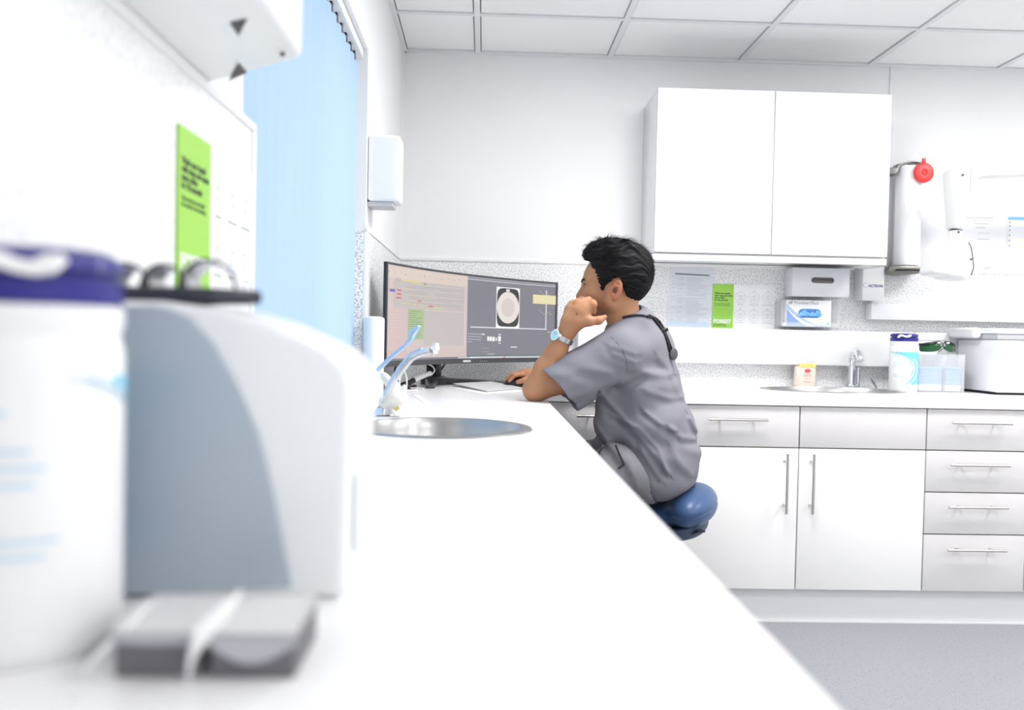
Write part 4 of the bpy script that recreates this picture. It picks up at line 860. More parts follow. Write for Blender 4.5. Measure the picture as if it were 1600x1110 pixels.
# ------------------------------------------------------------------ pad, papers, keyboard piece, mouse
def flat(name, label, cat, pts, z0, z1, m, bev=.001):
    mm = M().prism([p[:2] for p in pts], lambda a, b, d: (a, b, d), z0, z1); return tag(mm.build(name, m, None, (pts[0][0], pts[0][1], z0), bev), label, cat)
flat('loose_paper', 'white sheet of paper lying under the white folder', 'paper', [(-.135, 3.30), (.00, 2.97), (.155, 3.18), (.05, 3.40)], ZT+.0002, ZT+.0012, PAPER, 0)
t = thing('white_folder', 'white folder lying in front of the monitor beside the elbow', 'folder', (.02, 3.2, ZT))
pts = [(-.122, 3.36), (.012, 3.05), (.155, 3.27), (.03, 3.55)]
M().prism(pts, lambda a, b, d: (a, b, d), ZT+.0015, ZT+.003).build('back_cover', GLOSSW, t)
mm = M(); mm.add([(pts[0][0], pts[0][1], ZT+.012), (pts[1][0], pts[1][1], ZT+.0052), (pts[2][0], pts[2][1], ZT+.0052), (pts[3][0], pts[3][1], ZT+.012), (pts[0][0], pts[0][1], ZT+.0135), (pts[1][0], pts[1][1], ZT+.0067), (pts[2][0], pts[2][1], ZT+.0067), (pts[3][0], pts[3][1], ZT+.0135)], [(0,1,2,3), (4,5,6,7), (0,1,5,4), (1,2,6,5), (2,3,7,6), (3,0,4,7)]); mm.build('front_cover', GLOSSW, t)
M().prism([(-.112, 3.35), (.012, 3.07), (.145, 3.27), (.03, 3.52)], lambda a, b, d: (a, b, d), ZT+.0031, ZT+.0051).build('inner_sheets', PAPERB, t)
flat('white_note', 'small white note lying on the worktop near the tap', 'paper', [(-0.236, 2.858, 0.909), (-0.224, 2.891, 0.909), (-0.159, 2.557, 0.909), (-0.173, 2.531, 0.909)], ZT+.0002, ZT+.0015, PAPER, 0)
flat('desk_notes', 'stack of white papers under the forearm by the right hand', 'paper', [(.165, 3.02), (.20, 2.84), (.205, 3.30), (.18, 3.36)], ZT+.0002, ZT+.003, PAPER, 0)
flat('grey_mouse_mat', 'grey mat with a white card behind the computer mouse', 'mat', [(.08, 3.60), (.10, 3.40), (.19, 3.38), (.24, 3.62)], ZT+.0002, ZT+.0016, mat('mat_grey', (.35, .37, .38), .7), 0)
t = thing('computer_mouse', 'black computer mouse under the fingers of his right hand', 'mouse', (.125, 3.42, ZT))
mx0, my0, mz0 = .135, 3.40, ZT+.0016
mouse_f = lambda P: smax(ell(P, (mx0, my0, mz0+.004), (.058, .034, .034), np.array(Matrix.Rotation(math.radians(15), 3, 'Z'))), -(P[..., 2]-mz0), .003)
sdf_obj('shell', mouse_f, (.05, 3.33, ZT-.01), (.22, 3.47, ZT+.06), .003, mat('mouse_black', (.03, .032, .04), .3), t, 1)
M().box(.055, .10, 3.405, 3.43, ZT+.0018, ZT+.006).build('mouse_cable_stub', BLACK, t, bevel=.002)

# ------------------------------------------------------------------ saddle stool
BL = mottle('blue_vinyl', (.040, .085, .20), (.048, .10, .23), 5, .38, bump=.05); BLD = mat('dark_blue_grey_vinyl', (.055, .075, .13), .5)
SF = np.array([-.94, .34, 0.]); SL = np.array([-.34, -.94, 0.])
sx_, sy_ = .655, 2.84
t = thing('saddle_stool', 'blue vinyl saddle stool the seated man sits on', 'stool', (sx_, sy_, 0))
tl_ = math.radians(14)
RB = np.array([SF*math.cos(tl_)+np.array([0, 0, -1])*math.sin(tl_), SL, SF*math.sin(tl_)+np.array([0, 0, 1])*math.cos(tl_)])
SEATC = np.array((0.672, 2.820, 0.555))
def seat(P):
    q = (P-V3(SEATC)) @ RB.astype(F32).T
    back = ell(q, (-.035, 0, .002), (.082, .19, .068)); fr = ell(q, (.11, 0, -.015), (.13, .095, .045))
    d = smin(back, fr, .05)
    dip = .012*np.exp(-(q[..., 1]/.06)**2)
    crease = .004*np.exp(-((q[..., 2]+.012-.10*np.abs(q[..., 0]+.03)**1.2)/.003)**2)*(q[..., 0] < .02)
    return d+crease
sdf_obj('cushion', seat, (SEATC-np.array([.27, .25, .14])).tolist(), (SEATC+np.array([.2, .26, .14])).tolist(), .004, BL, t, 2)
def pan(P):
    q = (P-V3(SEATC)) @ RB.astype(F32).T
    return smax(smax(ell(q, (.01, 0, -.055), (.085, .12, .055)), q[..., 2]+.050, .01), -(q[..., 2]+.102), .01)
sdf_obj('seat_pan', pan, (SEATC-np.array([.2, .2, .18])).tolist(), (SEATC+np.array([.2, .2, .06])).tolist(), .005, BLD, t, 1)
M().tube([(0.664, 2.740, 0.475), (0.680, 2.720, 0.489), (0.699, 2.700, 0.502), (0.717, 2.690, 0.502)], [.007, .009, .011, .004], 12, flat=.35).build('height_lever', DGREY, t)
M().cone((sx_, sy_, .30), (sx_, sy_, SEATC[2]-.085), .014, n=16).build('gas_lift', CHROME, t); M().cone((sx_, sy_, .09), (sx_, sy_, .32), .025, n=20).build('column', BLACK, t)
for k in range(5):
    a = 2*PI*k/5+.3; ex, ey = sx_+.26*math.cos(a), sy_+.26*math.sin(a)
    M().tube([(sx_, sy_, .105), (ex, ey, .075)], [.022, .013], 12, flat=.7).build('base_arm', CHROME, t)
    c_ = M().cone((ex, ey, .045), (ex, ey, .078), .007, n=8).cone((ex-.010*math.sin(a), ey+.010*math.cos(a), .027), (ex+.010*math.sin(a), ey-.010*math.cos(a), .027), .026, n=18).build('caster', BLACK, t)

# ------------------------------------------------------------------ seated man
man = thing('person', 'man in grey scrubs on the blue saddle stool, fist at mouth, hand on mouse', 'person', (.56, 2.84, .60))
# head frame: origin between the ears, f forward, l to his left (towards the room's near side), u up
hy = math.radians(14); HF = np.array([-math.cos(hy), math.sin(hy), 0]); HL = np.array([-math.sin(hy), -math.cos(hy), 0]); HU = np.array([0, 0, 1.])
HO = np.array((0.411, 2.690, 1.268)) - HL*.078
HR = np.array([HF, HL, HU]).astype(F32)
def hd(P): return (P-V3(HO)) @ HR.T
def hw(q): return tuple(HO + HF*q[0] + HL*q[1] + HU*q[2])
def head(P):
    q = hd(P); q2 = q.copy(); q2[..., 1] = np.abs(q2[..., 1])
    d = ell(q, (.004, 0, .045), (.097, .073, .088))
    d = smin(d, ell(q, (.060, 0, .032), (.055, .056, .068)), .02)
    d = smin(d, ell(q, (.066, 0, -.028), (.046, .052, .055)), .02)
    d = smin(d, cone(q2, (.020, .050, -.040), (.088, .006, -.080), .022, .021), .022)
    d = smin(d, cone(q2, (.012, .058, .0), (.020, .050, -.042), .014, .020), .02)
    d = smin(d, sph(q2, (.078, .036, -.012), .026), .018)
    d = smin(d, cone(q2, (.106, .010, .030), (.094, .044, .032), .009, .008), .012)      # brow ridge
    d = smax(d, -sph(q2, (.121, .030, .014), .017), .010)                               # eye socket
    d = smin(d, sph(q2, (.092, .031, .015), .0135), .003)
    d = smin(d, cone(q, (.107, 0, .020), (.126, 0, -.018), .008, .0115), .012)           # nose
    d = smin(d, sph(q2, (.114, .011, -.022), .0085), .008)
    d = smin(d, cone(q2, (.110, 0, -.045), (.098, .022, -.049), .007, .004), .006)
    d = smin(d, cone(q2, (.108, 0, -.056), (.098, .018, -.054), .0075, .005), .006)
    d = smin(d, sph(q, (.098, 0, -.082), .020), .015)
    d = smin(d, cone(q, (-.010, 0, -.030), (-.032, 0, -.14), .052, .060), .03)           # neck
    # ears
    er = np.array(Matrix.Rotation(math.radians(12), 3, 'Y') @ Matrix.Rotation(math.radians(16), 3, 'Z'))
    e = ell(q2, (-.004, .079, .002), (.019, .007, .031), er)
    e = smin(e, ell(q2, (.002, .076, -.024), (.010, .006, .011)), .006)
    e = smax(e, -ell(q2, (.003, .086, -.002), (.0085, .013, .014), er), .002)
    e = smax(e, -ell(q2, (-.003, .089, .018), (.011, .010, .007), er), .002)
    d = smin(d, e, .006)
    return d
def P3(*a): return [tuple(q) for q in a]
# near arm
EL = (0.172, 2.710, 0.952); WR = (0.258, 2.690, 1.127); SH = (0.438, 2.700, 1.059)
FSH = (.565, 3.02, 1.045); FEL = (.36, 3.14, .955); FWR = (.215, 3.40, .948)
def hand_near(P):
    pk = .009
    d = chain(P, [WR, (0.271, 2.685, 1.157), (0.296, 2.680, 1.190)], [.026, .030, .031], .02)
    d = smin(d, cone(P, (0.274, 2.700, 1.164), (0.270, 2.705, 1.202), .024, .020), .02)
    d = smin(d, cone(P, (0.293, 2.685, 1.170), (0.315, 2.675, 1.207), .024, .019), .02)
    f1 = chain(P, [(0.309, 2.675, 1.206), (0.335, 2.672, 1.219), (0.340, 2.690, 1.199), (0.325, 2.700, 1.191)], [.0165, .0155, .011, .009], .006)
    f2 = chain(P, [(0.292, 2.690, 1.219), (0.326, 2.700, 1.230), (0.334, 2.715, 1.208), (0.317, 2.720, 1.198)], [.0165, .0145, .011, .009], .006)
    f3 = chain(P, [(0.276, 2.710, 1.217), (0.310, 2.725, 1.232), (0.323, 2.738, 1.213), (0.309, 2.740, 1.200)], [.0155, .0135, .0105, .009], .006)
    f4 = chain(P, [(0.266, 2.725, 1.203), (0.296, 2.745, 1.225), (0.306, 2.752, 1.209), (0.294, 2.752, 1.196)], [.014, .012, .0095, .008], .006)
    d = smin(d, f1, .010)
    for f in (f2, f3, f4): d = smin(d, f, .007)
    th = chain(P, [(0.290, 2.670, 1.164), (0.325, 2.665, 1.166), (0.356, 2.668, 1.169), (0.376, 2.672, 1.180)], [.021, .0145, .0115, .008], .012)
    return smin(d, th, .012)
def arm_near(P):
    d = chain(P, [SH, (0.303, 2.700, 0.998), EL], [.058, .050, .040], .02)
    d = smin(d, chain(P, [EL, (0.197, 2.705, 1.010), (0.228, 2.700, 1.067), WR], [.038, .037, .0315, .0255], .02), .02)
    d = smin(d, sph(P, (0.158, 2.715, 0.941), .031), .02)
    return d
def arm_far(P):
    d = chain(P, [FSH, FEL], [.055, .040], .02); d = smin(d, chain(P, [FEL, (.30, 3.24, .955), FWR], [.038, .036, .025], .02), .02)
    h_ = chain(P, [FWR, (.185, 3.405, .957), (.160, 3.405, .960)], [.025, .026, .024], .015)
    fz = .945
    for (a, b, c, r) in (((.150, 3.385, .962), (.122, 3.375, .958), (.102, 3.376, .936), .0095), ((.148, 3.402, .964), (.112, 3.398, .960), (.090, 3.400, .940), .0095), ((.150, 3.420, .960), (.118, 3.422, .955), (.100, 3.424, .936), .009), ((.156, 3.436, .952), (.130, 3.442, .942), (.115, 3.446, .930), .008)):
        h_ = smin(h_, chain(P, [a, b, c], [r*1.15, r, r*.8], .004), .006)
    h_ = smin(h_, chain(P, [(.19, 3.380, .948), (.160, 3.362, .940), (.135, 3.360, .932)], [.014, .011, .009], .006), .010)
    return smin(d, h_, .012)
TC = np.array([.56, 2.84])
TR = np.array([SF, SL, [0, 0, 1.]]).astype(F32)
def tw(px): return px
def body(P):
    d = head(P)
    t_ = smin(ell(P, (.515, 2.83, 1.02), (.10, .15, .14), TR), ell(P, (.55, 2.84, .85), (.09, .14, .16), TR), .05)
    d = smin(d, t_, .03); a = smax(smin(arm_near(P), hand_near(P), .012), (ZT+.0005-P[..., 2]) - np.maximum(P[..., 0]-.212, 0)*4, .002)
    fa = smax(arm_far(P), (ZT+.0045-P[..., 2]), .002); fa = smax(fa, -(mouse_f(P)-.0006), .001)
    d = smin(d, fa, .01)
    return np.minimum(d, a) if False else smin(d, a, .003)
def tint(V):
    q = hd(V); n = len(V); c = np.tile(np.array([.46, .225, .118]), (n, 1))
    jaw = np.clip(1-np.abs(q[:, 2]+.065)/.045, 0, 1)*np.clip((q[:, 0]-.01)/.03, 0, 1)*(q[:, 2] < -.02)*(np.linalg.norm(q, axis=1) < .16)
    hn = hand_near(V) < .004
    jaw = jaw*(~hn)
    c = c*(1-.45*jaw[:, None])
    ear = (np.linalg.norm((q*np.array([1, 1, .6]))[:, [0, 2]], axis=1) < .024)*(np.abs(q[:, 1]) > .072)
    c[ear] = c[ear]*np.array([1.15, .95, .95])
    ear_shade = (np.abs(q[:, 1]) > .066)*(np.linalg.norm((q[:, [0, 2]]-np.array([.004, -.003]))/np.array([1, 1.5]), axis=1) < .0065); c[ear_shade] *= .45  # shade of the ear hollow painted into the skin colour
    lips = (np.abs(q[:, 2]+.051) < .012)*(q[:, 0] > .095)*(np.abs(q[:, 1]) < .028)*(~hn); c[lips] *= np.array([.8, .6, .65])
    mole = np.linalg.norm(V-np.array((0.285, 2.652, 1.187)), axis=1) < .0035; c[mole] *= .3
    return c
SKIN = mat('skin', (.56, .30, .17), .48, spec=.4, sss=.15, bump=(220, .12))
nt = SKIN.node_tree; at_ = nt.nodes.new('ShaderNodeAttribute'); at_.attribute_name = 'tint'; nt.links.new(at_.outputs['Color'], nt.nodes['Principled BSDF'].inputs['Base Color'])
sdf_obj('body', body, (.06, 2.55, .60), (.76, 3.52, 1.46), .0027, SKIN, man, 1, tint)
# eyes, brows
EYE = mat('eye_white', (.80, .76, .72), .15); IRIS = mat('iris_dark', (.03, .018, .012), .1)
def face(l, z, off):
    f = .07
    while f < .14 and float(head(np.array([hw((f, l, z))], F32))[0]) < off: f += .0006
    return hw((f, l, z))
for s in (-1, 1):
    c_ = np.array([.0915, s*.032, .0155])
    mm = M(); mm.lathe([(.0001, -.0125), (.006, -.011), (.0105, -.0068), (.0125, 0), (.0105, .0068), (.006, .011), (.0001, .0125)], (0, 0, 0), 18); mm.v = [hw((c_[0]+q[0]+.0012, c_[1]+q[1], c_[2]+q[2])) for q in mm.v]; e = mm.build('eye', EYE, man)
    mm = M(); mm.lathe([(.0001, .0004), (.0055, 0), (.006, -.0012)], (0, 0, 0), 16); mm.v = [hw((c_[0]+.0137+q[2], c_[1]+q[0], c_[2]+q[1])) for q in mm.v]; mm.build('iris', IRIS, e)
    mm = M(); mm.tube([face(s*a, z_, -.0005) for a, z_ in ((.009, .027), (.016, .031), (.025, .0345), (.034, .036), (.042, .034), (.050, .029))], [.0028, .0040, .0042, .0038, .0030, .0014], 8, flat=.8); mm.build('eyebrow', mat('hair_black', (.006, .0055, .006), .62, spec=.22), man)
    mm = M(); mm.tube([face(s*a, z_, .0) for a, z_ in ((.018, .0175), (.027, .0225), (.037, .0205), (.044, .0155))], [.0010, .0017, .0016, .0008], 6); mm.build('eyelid', MATS['hair_black'], man)
# hair
HPOLY = [(.125, .122), (.108, .098), (.092, .100), (.080, .092), (.083, .076), (.074, .060), (.064, .040), (.058, .022), (.052, .002), (.043, -.006), (.036, .010), (.022, .030), (.002, .042), (-.016, .036), (-.024, .008), (-.030, -.018), (-.050, -.030), (-.078, -.040), (-.13, -.044), (-.15, .24), (.15, .24)]
def hair(P):
    q = hd(P); f, l, z = q[..., 0], q[..., 1], q[..., 2]
    d = ell(q, (-.004, 0, .050), (.100, .083, .102))
    d = smin(d, ell(q, (.030, .002, .112), (.078, .066, .058)), .03)
    d = smin(d, ell(q, (.074, .004, .118), (.040, .05, .028)), .02)
    d = smin(d, ell(q, (-.045, 0, .065), (.066, .078, .085)), .03)
    ph = np.arctan2(l, z-.01)
    wv = 2.4*np.sin(26*f+3.5*ph+1.3)+1.5*np.sin(57*f-6*ph)+.8*np.sin(95*f+11*ph)
    st = .0030*np.sin(30*ph+18*f+wv)+.0016*np.sin(71*ph-40*f+2*wv)
    top_ = np.clip((z-.09)/.06, 0, 1)
    st = st*(.55+.6*top_) + .0058*top_*np.sin(52*f+7*ph+1.5*np.sin(5*ph))*np.cos(4*ph+20*f)
    d = d - st
    side = poly2(f, z, HPOLY)+.0012*np.sin(130*f+70*z)+.0006*np.sin(310*f-90*z)
    return smax(d, side, .004)
HAIRM = MATS['hair_black']
ho = sdf_obj('hair', hair, tuple(HO-np.array([.17, .13, .08])), tuple(HO+np.array([.15, .13, .24])), .0026, HAIRM, man, 0)
# loose strands over the crown
me = ho.data; rnd = random.Random(11); mm = M(); vv = [Vector(v.co) for v in me.vertices]; ov = ROOT(ho)
cand = []
for p_ in me.polygons:
    cw_ = np.array(Vector(p_.center)+ov); q = (cw_-HO) @ np.array([HF, HL, HU]).T
    if q[2] > .015: cand.append((Vector(cw_), q))
rnd.shuffle(cand)
for (c_, q) in cand[:4200]:
    nq = Vector((q[0]-.0, q[1], q[2]-.055)).normalized(); sweep = Vector((.35 if q[0] > .05 else -.9, .25*math.sin(40*q[0]), .15)); sweep = (sweep - nq*sweep.dot(nq)).normalized()
    topness = max(0, min(1, (q[2]-.06)/.1)); L_ = .012+.018*topness*rnd.random()+.008*rnd.random()
    lift = .2+.55*topness*rnd.random()
    a_ = Vector(q)-nq*.003; b_ = a_+(sweep*(1-lift)+nq*lift)*L_*.6; e_ = b_+(sweep+nq*(lift-.25)+Vector((rnd.uniform(-.6, .6), rnd.uniform(-.5, .5), rnd.uniform(-.3, .4))))*L_*.6
    sd = nq.cross(sweep).normalized()*.0011
    mm.add([hw(a_-sd), hw(a_+sd), hw(b_+sd*.8), hw(b_-sd*.8), hw(e_)], [(0, 1, 2, 3), (3, 2, 4)])
tag(mm.build('hair_strands', HAIRM, man), kind='stuff')
# scrub top
SCR = mat('grey_scrub_cloth', (.235, .232, .262), .85, spec=.15, bump=(900, .15))
SCD = mat('grey_scrub_seam', (.16, .16, .18), .85, spec=.15)
FOLDS = [([(0.508, 2.700, 0.885), (0.552, 2.700, 0.851), (0.602, 2.700, 0.829)], .006, .006), ([(0.374, 2.700, 0.936), (0.447, 2.700, 0.859), (0.525, 2.700, 0.771), (0.585, 2.700, 0.694)], .008, .007),
         ([(0.412, 2.700, 0.867), (0.485, 2.700, 0.836), (0.548, 2.700, 0.771), (0.574, 2.700, 0.706)], .006, .006), ([(0.592, 2.700, 0.833), (0.629, 2.700, 0.805), (0.708, 2.700, 0.790)], .007, .008),
         ([(0.400, 2.700, 0.785), (0.446, 2.700, 0.735), (0.485, 2.700, 0.653)], .009, .009), ([(0.499, 2.700, 0.766), (0.529, 2.700, 0.722), (0.563, 2.700, 0.675)], .006, .007),
         ([(0.511, 2.700, 0.951), (0.589, 2.700, 0.927), (0.655, 2.700, 0.929)], .004, .008), ([(0.430, 2.700, 0.976), (0.501, 2.700, 1.008), (0.596, 2.700, 1.001)], .006, .009),
         ([(0.671, 2.700, 0.861), (0.691, 2.700, 0.831), (0.710, 2.700, 0.811)], .007, .008), ([(0.557, 2.700, 1.054), (0.599, 2.700, 1.014), (0.626, 2.700, 0.949)], .003, .009),
         ([(0.388, 2.700, 1.091), (0.465, 2.700, 1.068)], .003, .007), ([(0.397, 2.700, 1.067), (0.465, 2.700, 1.042)], .003, .006), ([(0.595, 2.700, 0.768), (0.627, 2.700, 0.717), (0.670, 2.700, 0.683)], .005, .010),
         ([(0.347, 2.700, 0.866), (0.379, 2.700, 0.805), (0.425, 2.700, 0.734)], .007, .007), ([(0.231, 2.700, 0.996), (0.302, 2.700, 1.018), (0.384, 2.700, 1.009)], .003, .009), ([(0.253, 2.700, 0.925), (0.314, 2.700, 0.943), (0.395, 2.700, 0.977)], .004, .010)]
def folds(P):
    x, z = P[..., 0], P[..., 2]; out = np.zeros(x.shape, F32)
    for pts, amp, wd in FOLDS:
        d = np.full(x.shape, 1e3, F32); sd = np.zeros(x.shape, F32); ln = None
        for i in range(len(pts)-1):
            ax, az = pts[i][0], pts[i][2]; bx, bz = pts[i+1][0], pts[i+1][2]; ex, ez = bx-ax, bz-az; L2 = ex*ex+ez*ez
            h = np.clip(((x-ax)*ex+(z-az)*ez)/L2, 0, 1); dx, dz = x-ax-ex*h, z-az-ez*h; dd = np.sqrt(dx*dx+dz*dz); s_ = np.sign(ex*dz-ez*dx); m = dd < d
            d = np.where(m, dd, d); sd = np.where(m, s_*dd, sd)
        wd = wd*1.25; out += .75*amp*(np.exp(-(sd/wd)**2) - .75*np.exp(-((sd+1.9*wd)/(1.3*wd))**2)).astype(F32)*np.exp(-(np.maximum(d-np.abs(sd), 0)/.012)**2)
    return out
SLA = np.array((0.430, 2.700, 1.065)); SLB = np.array((0.240, 2.690, 0.948))
def torso(P):
    LY = ((998, 545, .095, .165, .105, 2.83), (1008, 600, .115, .180, .11, 2.83), (1019, 655, .133, .182, .10, 2.83), (1025, 705, .145, .185, .10, 2.83), (1031, 745, .120, .175, .075, 2.83))
    d = None
    for (c, a, l, v) in (((np.array((0.517, 2.840, 1.070))), .100, .170, .115), ((np.array((0.541, 2.830, 0.953))), .118, .185, .115), ((np.array((0.566, 2.820, 0.837))), .134, .188, .105), ((np.array((0.581, 2.820, 0.739))), .144, .188, .100), ((np.array((0.596, 2.820, 0.662))), .118, .178, .085)):
        e = ell(P, c, (a, l, v), TR); d = e if d is None else smin(d, e, .05)
    d = smin(d, ell(P, (0.476, 2.790, 1.134), (.082, .105, .062), TR), .04); d = smin(d, ell(P, (0.492, 2.790, 1.168), (.068, .096, .060), TR), .03); d = smin(d, ell(P, (0.536, 2.840, 1.081), (.096, .16, .085), TR), .04)
    d = smin(d, cone(P, (0.406, 2.740, 0.921), (0.410, 2.760, 0.815), .044, .050), .05)
    return d
SD = (SLB-SLA)/np.linalg.norm(SLB-SLA)
HN = np.array([-.74, -.05, -.67]); HN = HN/np.linalg.norm(HN); HP = np.array((0.240, 2.690, 0.946))
def shirt(P):
    t_ = torso(P)
    sl = cone(P, SLA, SLB+SD*.15, .088, .086); cutn = ((P-V3(HP)) @ V3(HN)); sl = smax(sl, cutn, .002)
    fs = cone(P, (.560, 2.99, 1.05), (.37, 3.12, .97), .080, .078); fs = smax(fs, ((P-V3((.39, 3.11, .98))) @ V3((-.80, .50, -.33))), .002)
    d = smin(smin(t_, sl, .035), fs, .03)
    near = np.clip((2.98-P[..., 1])/.08, 0, 1)
    d = d - folds(P)*near - .0018*np.sin(42*P[..., 0]+30*P[..., 2]+3*np.sin(25*P[..., 2]))
    # hollow sleeves
    inn = cone(P, SLA+SD*.06, SLB+SD*.20, .079, .081); inn2 = cone(P, (.45, 3.07, 1.0), (.33, 3.15, .95), .070, .072)
    d = smax(d, -inn, .002); d = smax(d, -inn2, .002)
    # neck opening
    q = hd(P); nk = cone(q, (-.010, 0, -.02), (-.028, 0, -.10), .054, .057); d = smax(d, -nk, .004)
    # lower hem
    a = np.array((0.355, 2.700, 0.770)); b = np.array((0.528, 2.700, 0.582)); n1 = np.array([-(b[2]-a[2]), 0, (b[0]-a[0])]); n1 = n1/np.linalg.norm(n1)
    h1 = -((P-V3(a)) @ V3(n1)); c = np.array((0.524, 2.700, 0.557)); e = np.array((0.708, 2.700, 0.634)); n2 = np.array([-(e[2]-c[2]), 0, (e[0]-c[0])]); n2 = n2/np.linalg.norm(n2)
    h2 = -((P-V3(c)) @ V3(n2)); return smax(smax(smax(d, h1, .006), h2, .006), -(seat(P)-.003), .003)
sdf_obj('scrub_top', shirt, (.12, 2.54, .58), (.80, 3.26, 1.24), .0032, SCR, man, 3)
# trousers
def trousers(P):
    k1 = (.14, 2.62, .60); k2 = (.16, 3.08, .60)
    d = smin(chain(P, [(0.577, 2.750, 0.673), (0.441, 2.710, 0.686), k1, (.22, 2.62, .12)], [.092, .092, .068, .055], .03), chain(P, [(.58, 2.93, .69), (.42, 2.98, .665), k2, (.24, 3.10, .12)], [.105, .095, .068, .055], .03), .03)
    d = smin(d, ell(P, (0.594, 2.830, 0.643), (.090, .140, .075), TR), .03)
    d = smax(d, -(seat(P)-.001), .003); d = smax(d, .006-torso(P), .003)
    return smax(d - .002*np.sin(70*P[..., 0]+50*P[..., 2]+20*P[..., 1]) - folds(P)*.6, -(P[..., 2]-.105), .004)
sdf_obj('trousers', trousers, (.03, 2.52, .07), (.80, 3.20, .85), .005, mat('grey_trouser_cloth', (.21, .205, .225), .85, spec=.15, bump=(900, .15)), man, 2)
for s, yy in ((0, 2.62), (1, 3.10)):
    sdf_obj('shoe', lambda P: smax(chain(P, [(.25+.02*s, yy, .055), (.15+.02*s, yy, .04), (.06+.02*s, yy, .035)], [.048, .042, .036], .02), -(P[..., 2]-.002), .004), (-.0+.02*s, yy-.07, -.01), (.34+.02*s, yy+.07, .12), .005, mat('shoe_dark', (.03, .03, .035), .5), man, 2)
# drawstring and neck cord
M().tube([(0.379, 2.655, 0.778), (0.367, 2.640, 0.764), (0.359, 2.635, 0.745)], .0028, 6).build('drawstring', BLACK, man)
M().tube([(0.414, 2.635, 0.781), (0.425, 2.620, 0.752), (0.438, 2.612, 0.725), (0.420, 2.612, 0.711)], .0028, 6).build('drawstring', BLACK, man)
nc = thing('neck_cord', 'black double cord with flat round end piece hanging down his back', 'cord', (0.559, 2.720, 1.135))
# project cord points onto the shirt surface
def ontos(L_, off): return [r_ for r_ in (onto(q, off) for q in L_) if r_ is not None]
def onto(p, off=.004):
    p = np.array(p, float); p[1] -= .3
    for _ in range(80):
        if p[1] > 2.95: return None
        d = float(shirt(np.array([p], F32))[0])
        if d < off: break
        p[1] += max(d-off, .0008)*.8
    return tuple(p)
M().tube(ontos(((0.357, 2.800, 1.142), (0.376, 2.800, 1.132), (0.394, 2.800, 1.117), (0.411, 2.800, 1.099), (0.426, 2.800, 1.076), (0.438, 2.800, 1.048), (0.442, 2.800, 1.027), (0.445, 2.800, 1.006)), .0005), .0012, 6).build('shoulder_seam', SCD, man)
M().tube(ontos(((0.437, 2.800, 1.181), (0.458, 2.800, 1.186), (0.479, 2.800, 1.189), (0.502, 2.800, 1.189), (0.519, 2.800, 1.187)), .003), .004, 8).build('collar_strap', BLACK, man)
CA = [(0.517, 2.800, 1.187), (0.541, 2.800, 1.184), (0.558, 2.800, 1.165), (0.576, 2.800, 1.142), (0.587, 2.800, 1.115), (0.596, 2.800, 1.085), (0.614, 2.800, 1.054)]
CB = [(0.526, 2.800, 1.190), (0.551, 2.800, 1.182), (0.568, 2.800, 1.171), (0.580, 2.800, 1.146), (0.591, 2.800, 1.117), (0.602, 2.800, 1.092), (0.616, 2.800, 1.073)]
for L_ in (CA, CB):
    M().tube(ontos(L_, .004), .0042, 10).build('cord', BLACK, nc)
q = onto((0.582, 2.800, 1.144), .006); M().cone((q[0]-.011, q[1]-.004, q[2]-.003), (q[0]+.009, q[1]-.004, q[2]+.003), .006, n=10).build('cord_clasp', BLACK, nc)
q = onto((0.614, 2.800, 1.067), .006); mm = M(); mm.lathe([(.0001, .006), (.012, .006), (.0165, .004), (.0175, 0), (.0165, -.003), (.0001, -.003)], (0, 0, 0), 28)
mm.v = [(q[0]+a[0]*.85, q[1]-.010-a[2]+a[0]*.45, q[2]+a[1]*1.15) for a in mm.v]; mm.build('round_end', mat('grey_disc', (.10, .10, .11), .4), nc)
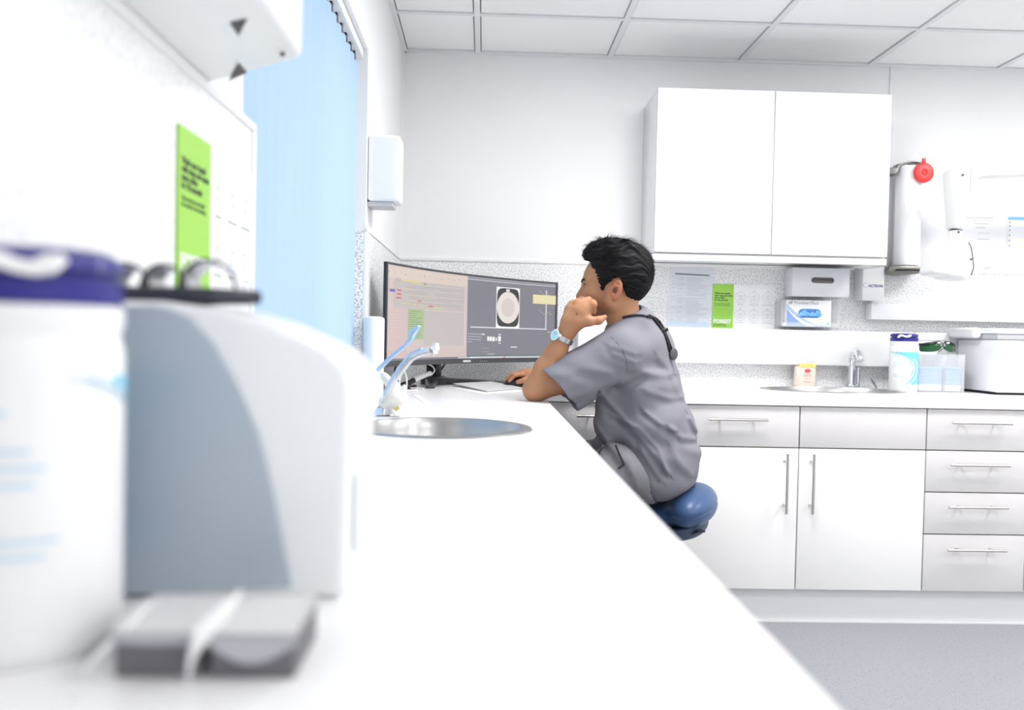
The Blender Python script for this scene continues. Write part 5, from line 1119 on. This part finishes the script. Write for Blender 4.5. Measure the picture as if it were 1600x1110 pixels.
# watch
WA = np.array((0.249, 2.693, 1.110)); WD = np.array(WR)-np.array(EL); WD = WD/np.linalg.norm(WD)
fy = np.array([0, -1., 0]); fy = fy-WD*(fy@WD); fy /= np.linalg.norm(fy); fx = np.cross(WD, fy); fx = fx/np.linalg.norm(fx)
if fx[0] > 0: fx = -fx
wt_ = bpy.data.objects.new('wristwatch', None); C.objects.link(wt_); wt_.parent = man; wt_.location = Vector(WA)-ROOT(man)
def wpt(a, r, h=0.): return tuple(WA + (fy*math.cos(a)+fx*math.sin(a))*r + WD*h)
N = 26
for k in range(N):
    a = 2*PI*k/N
    if abs(((a-.95+PI) % (2*PI))-PI) < .42: continue
    da = PI/N*.92; vs = []
    for r in (.0305, .0338):
        for h in (-.008, .008):
            for b in (a-da, a+da): vs.append(wpt(b, r, h))
    M().add(vs, [(0,1,3,2), (4,5,7,6), (0,1,5,4), (2,3,7,6), (0,2,6,4), (1,3,7,5)]).build('link', STEEL if k % 2 else CHROME, wt_, smooth=0)
a0 = .95; nn = np.array(wpt(a0, 1.))-WA; tt_ = np.cross(WD, nn)
def disc(r0, r1, m, name, rad):
    mm = M(); n = 28; ring = lambda r, R: [tuple(WA + nn*r + (tt_*math.cos(2*PI*k/n)+WD*math.sin(2*PI*k/n))*R) for k in range(n)]
    mm.add(ring(r0, rad)+ring(r1, rad*.96), [tuple(range(n)), tuple(range(n, 2*n))[::-1]]+[(k, (k+1) % n, n+(k+1) % n, n+k) for k in range(n)]); return mm.build(name, m, wt_)
disc(.028, .0385, CHROME, 'case', .0195); disc(.0386, .0392, mat('pale_blue_dial', (.42, .75, .85), .25), 'dial', .0155)
mm = M(); 
for (an, ln) in ((.6, .009), (2.2, .012)):
    dv = tt_*math.cos(an)+WD*math.sin(an); pv = np.cross(nn, dv)*.0006; b = WA+nn*.0396; mm.add([tuple(b-pv), tuple(b+pv), tuple(b+pv+dv*ln), tuple(b-pv+dv*ln)], [(0, 1, 2, 3)])
mm.build('hands', INKD, wt_, smooth=0)
mm = M(); n=20; b = np.array((0.304, 2.700, 1.229))
mm.tube([tuple(b + np.array([.0, math.cos(2*PI*k/n), math.sin(2*PI*k/n)])*.0155) for k in range(n+1)], .0018, 6); mm.build('ring', CHROME, man)

# lettering becomes plain meshes
bpy.context.view_layer.update(); dg = bpy.context.evaluated_depsgraph_get()
for o in [q for q in C.objects if q.type == 'FONT']:
    me = bpy.data.meshes.new_from_object(o.evaluated_get(dg)); n_ = bpy.data.objects.new('lettering', me); C.objects.link(n_)
    n_.parent = o.parent; n_.location = o.location; n_.rotation_euler = o.rotation_euler; bpy.data.objects.remove(o)
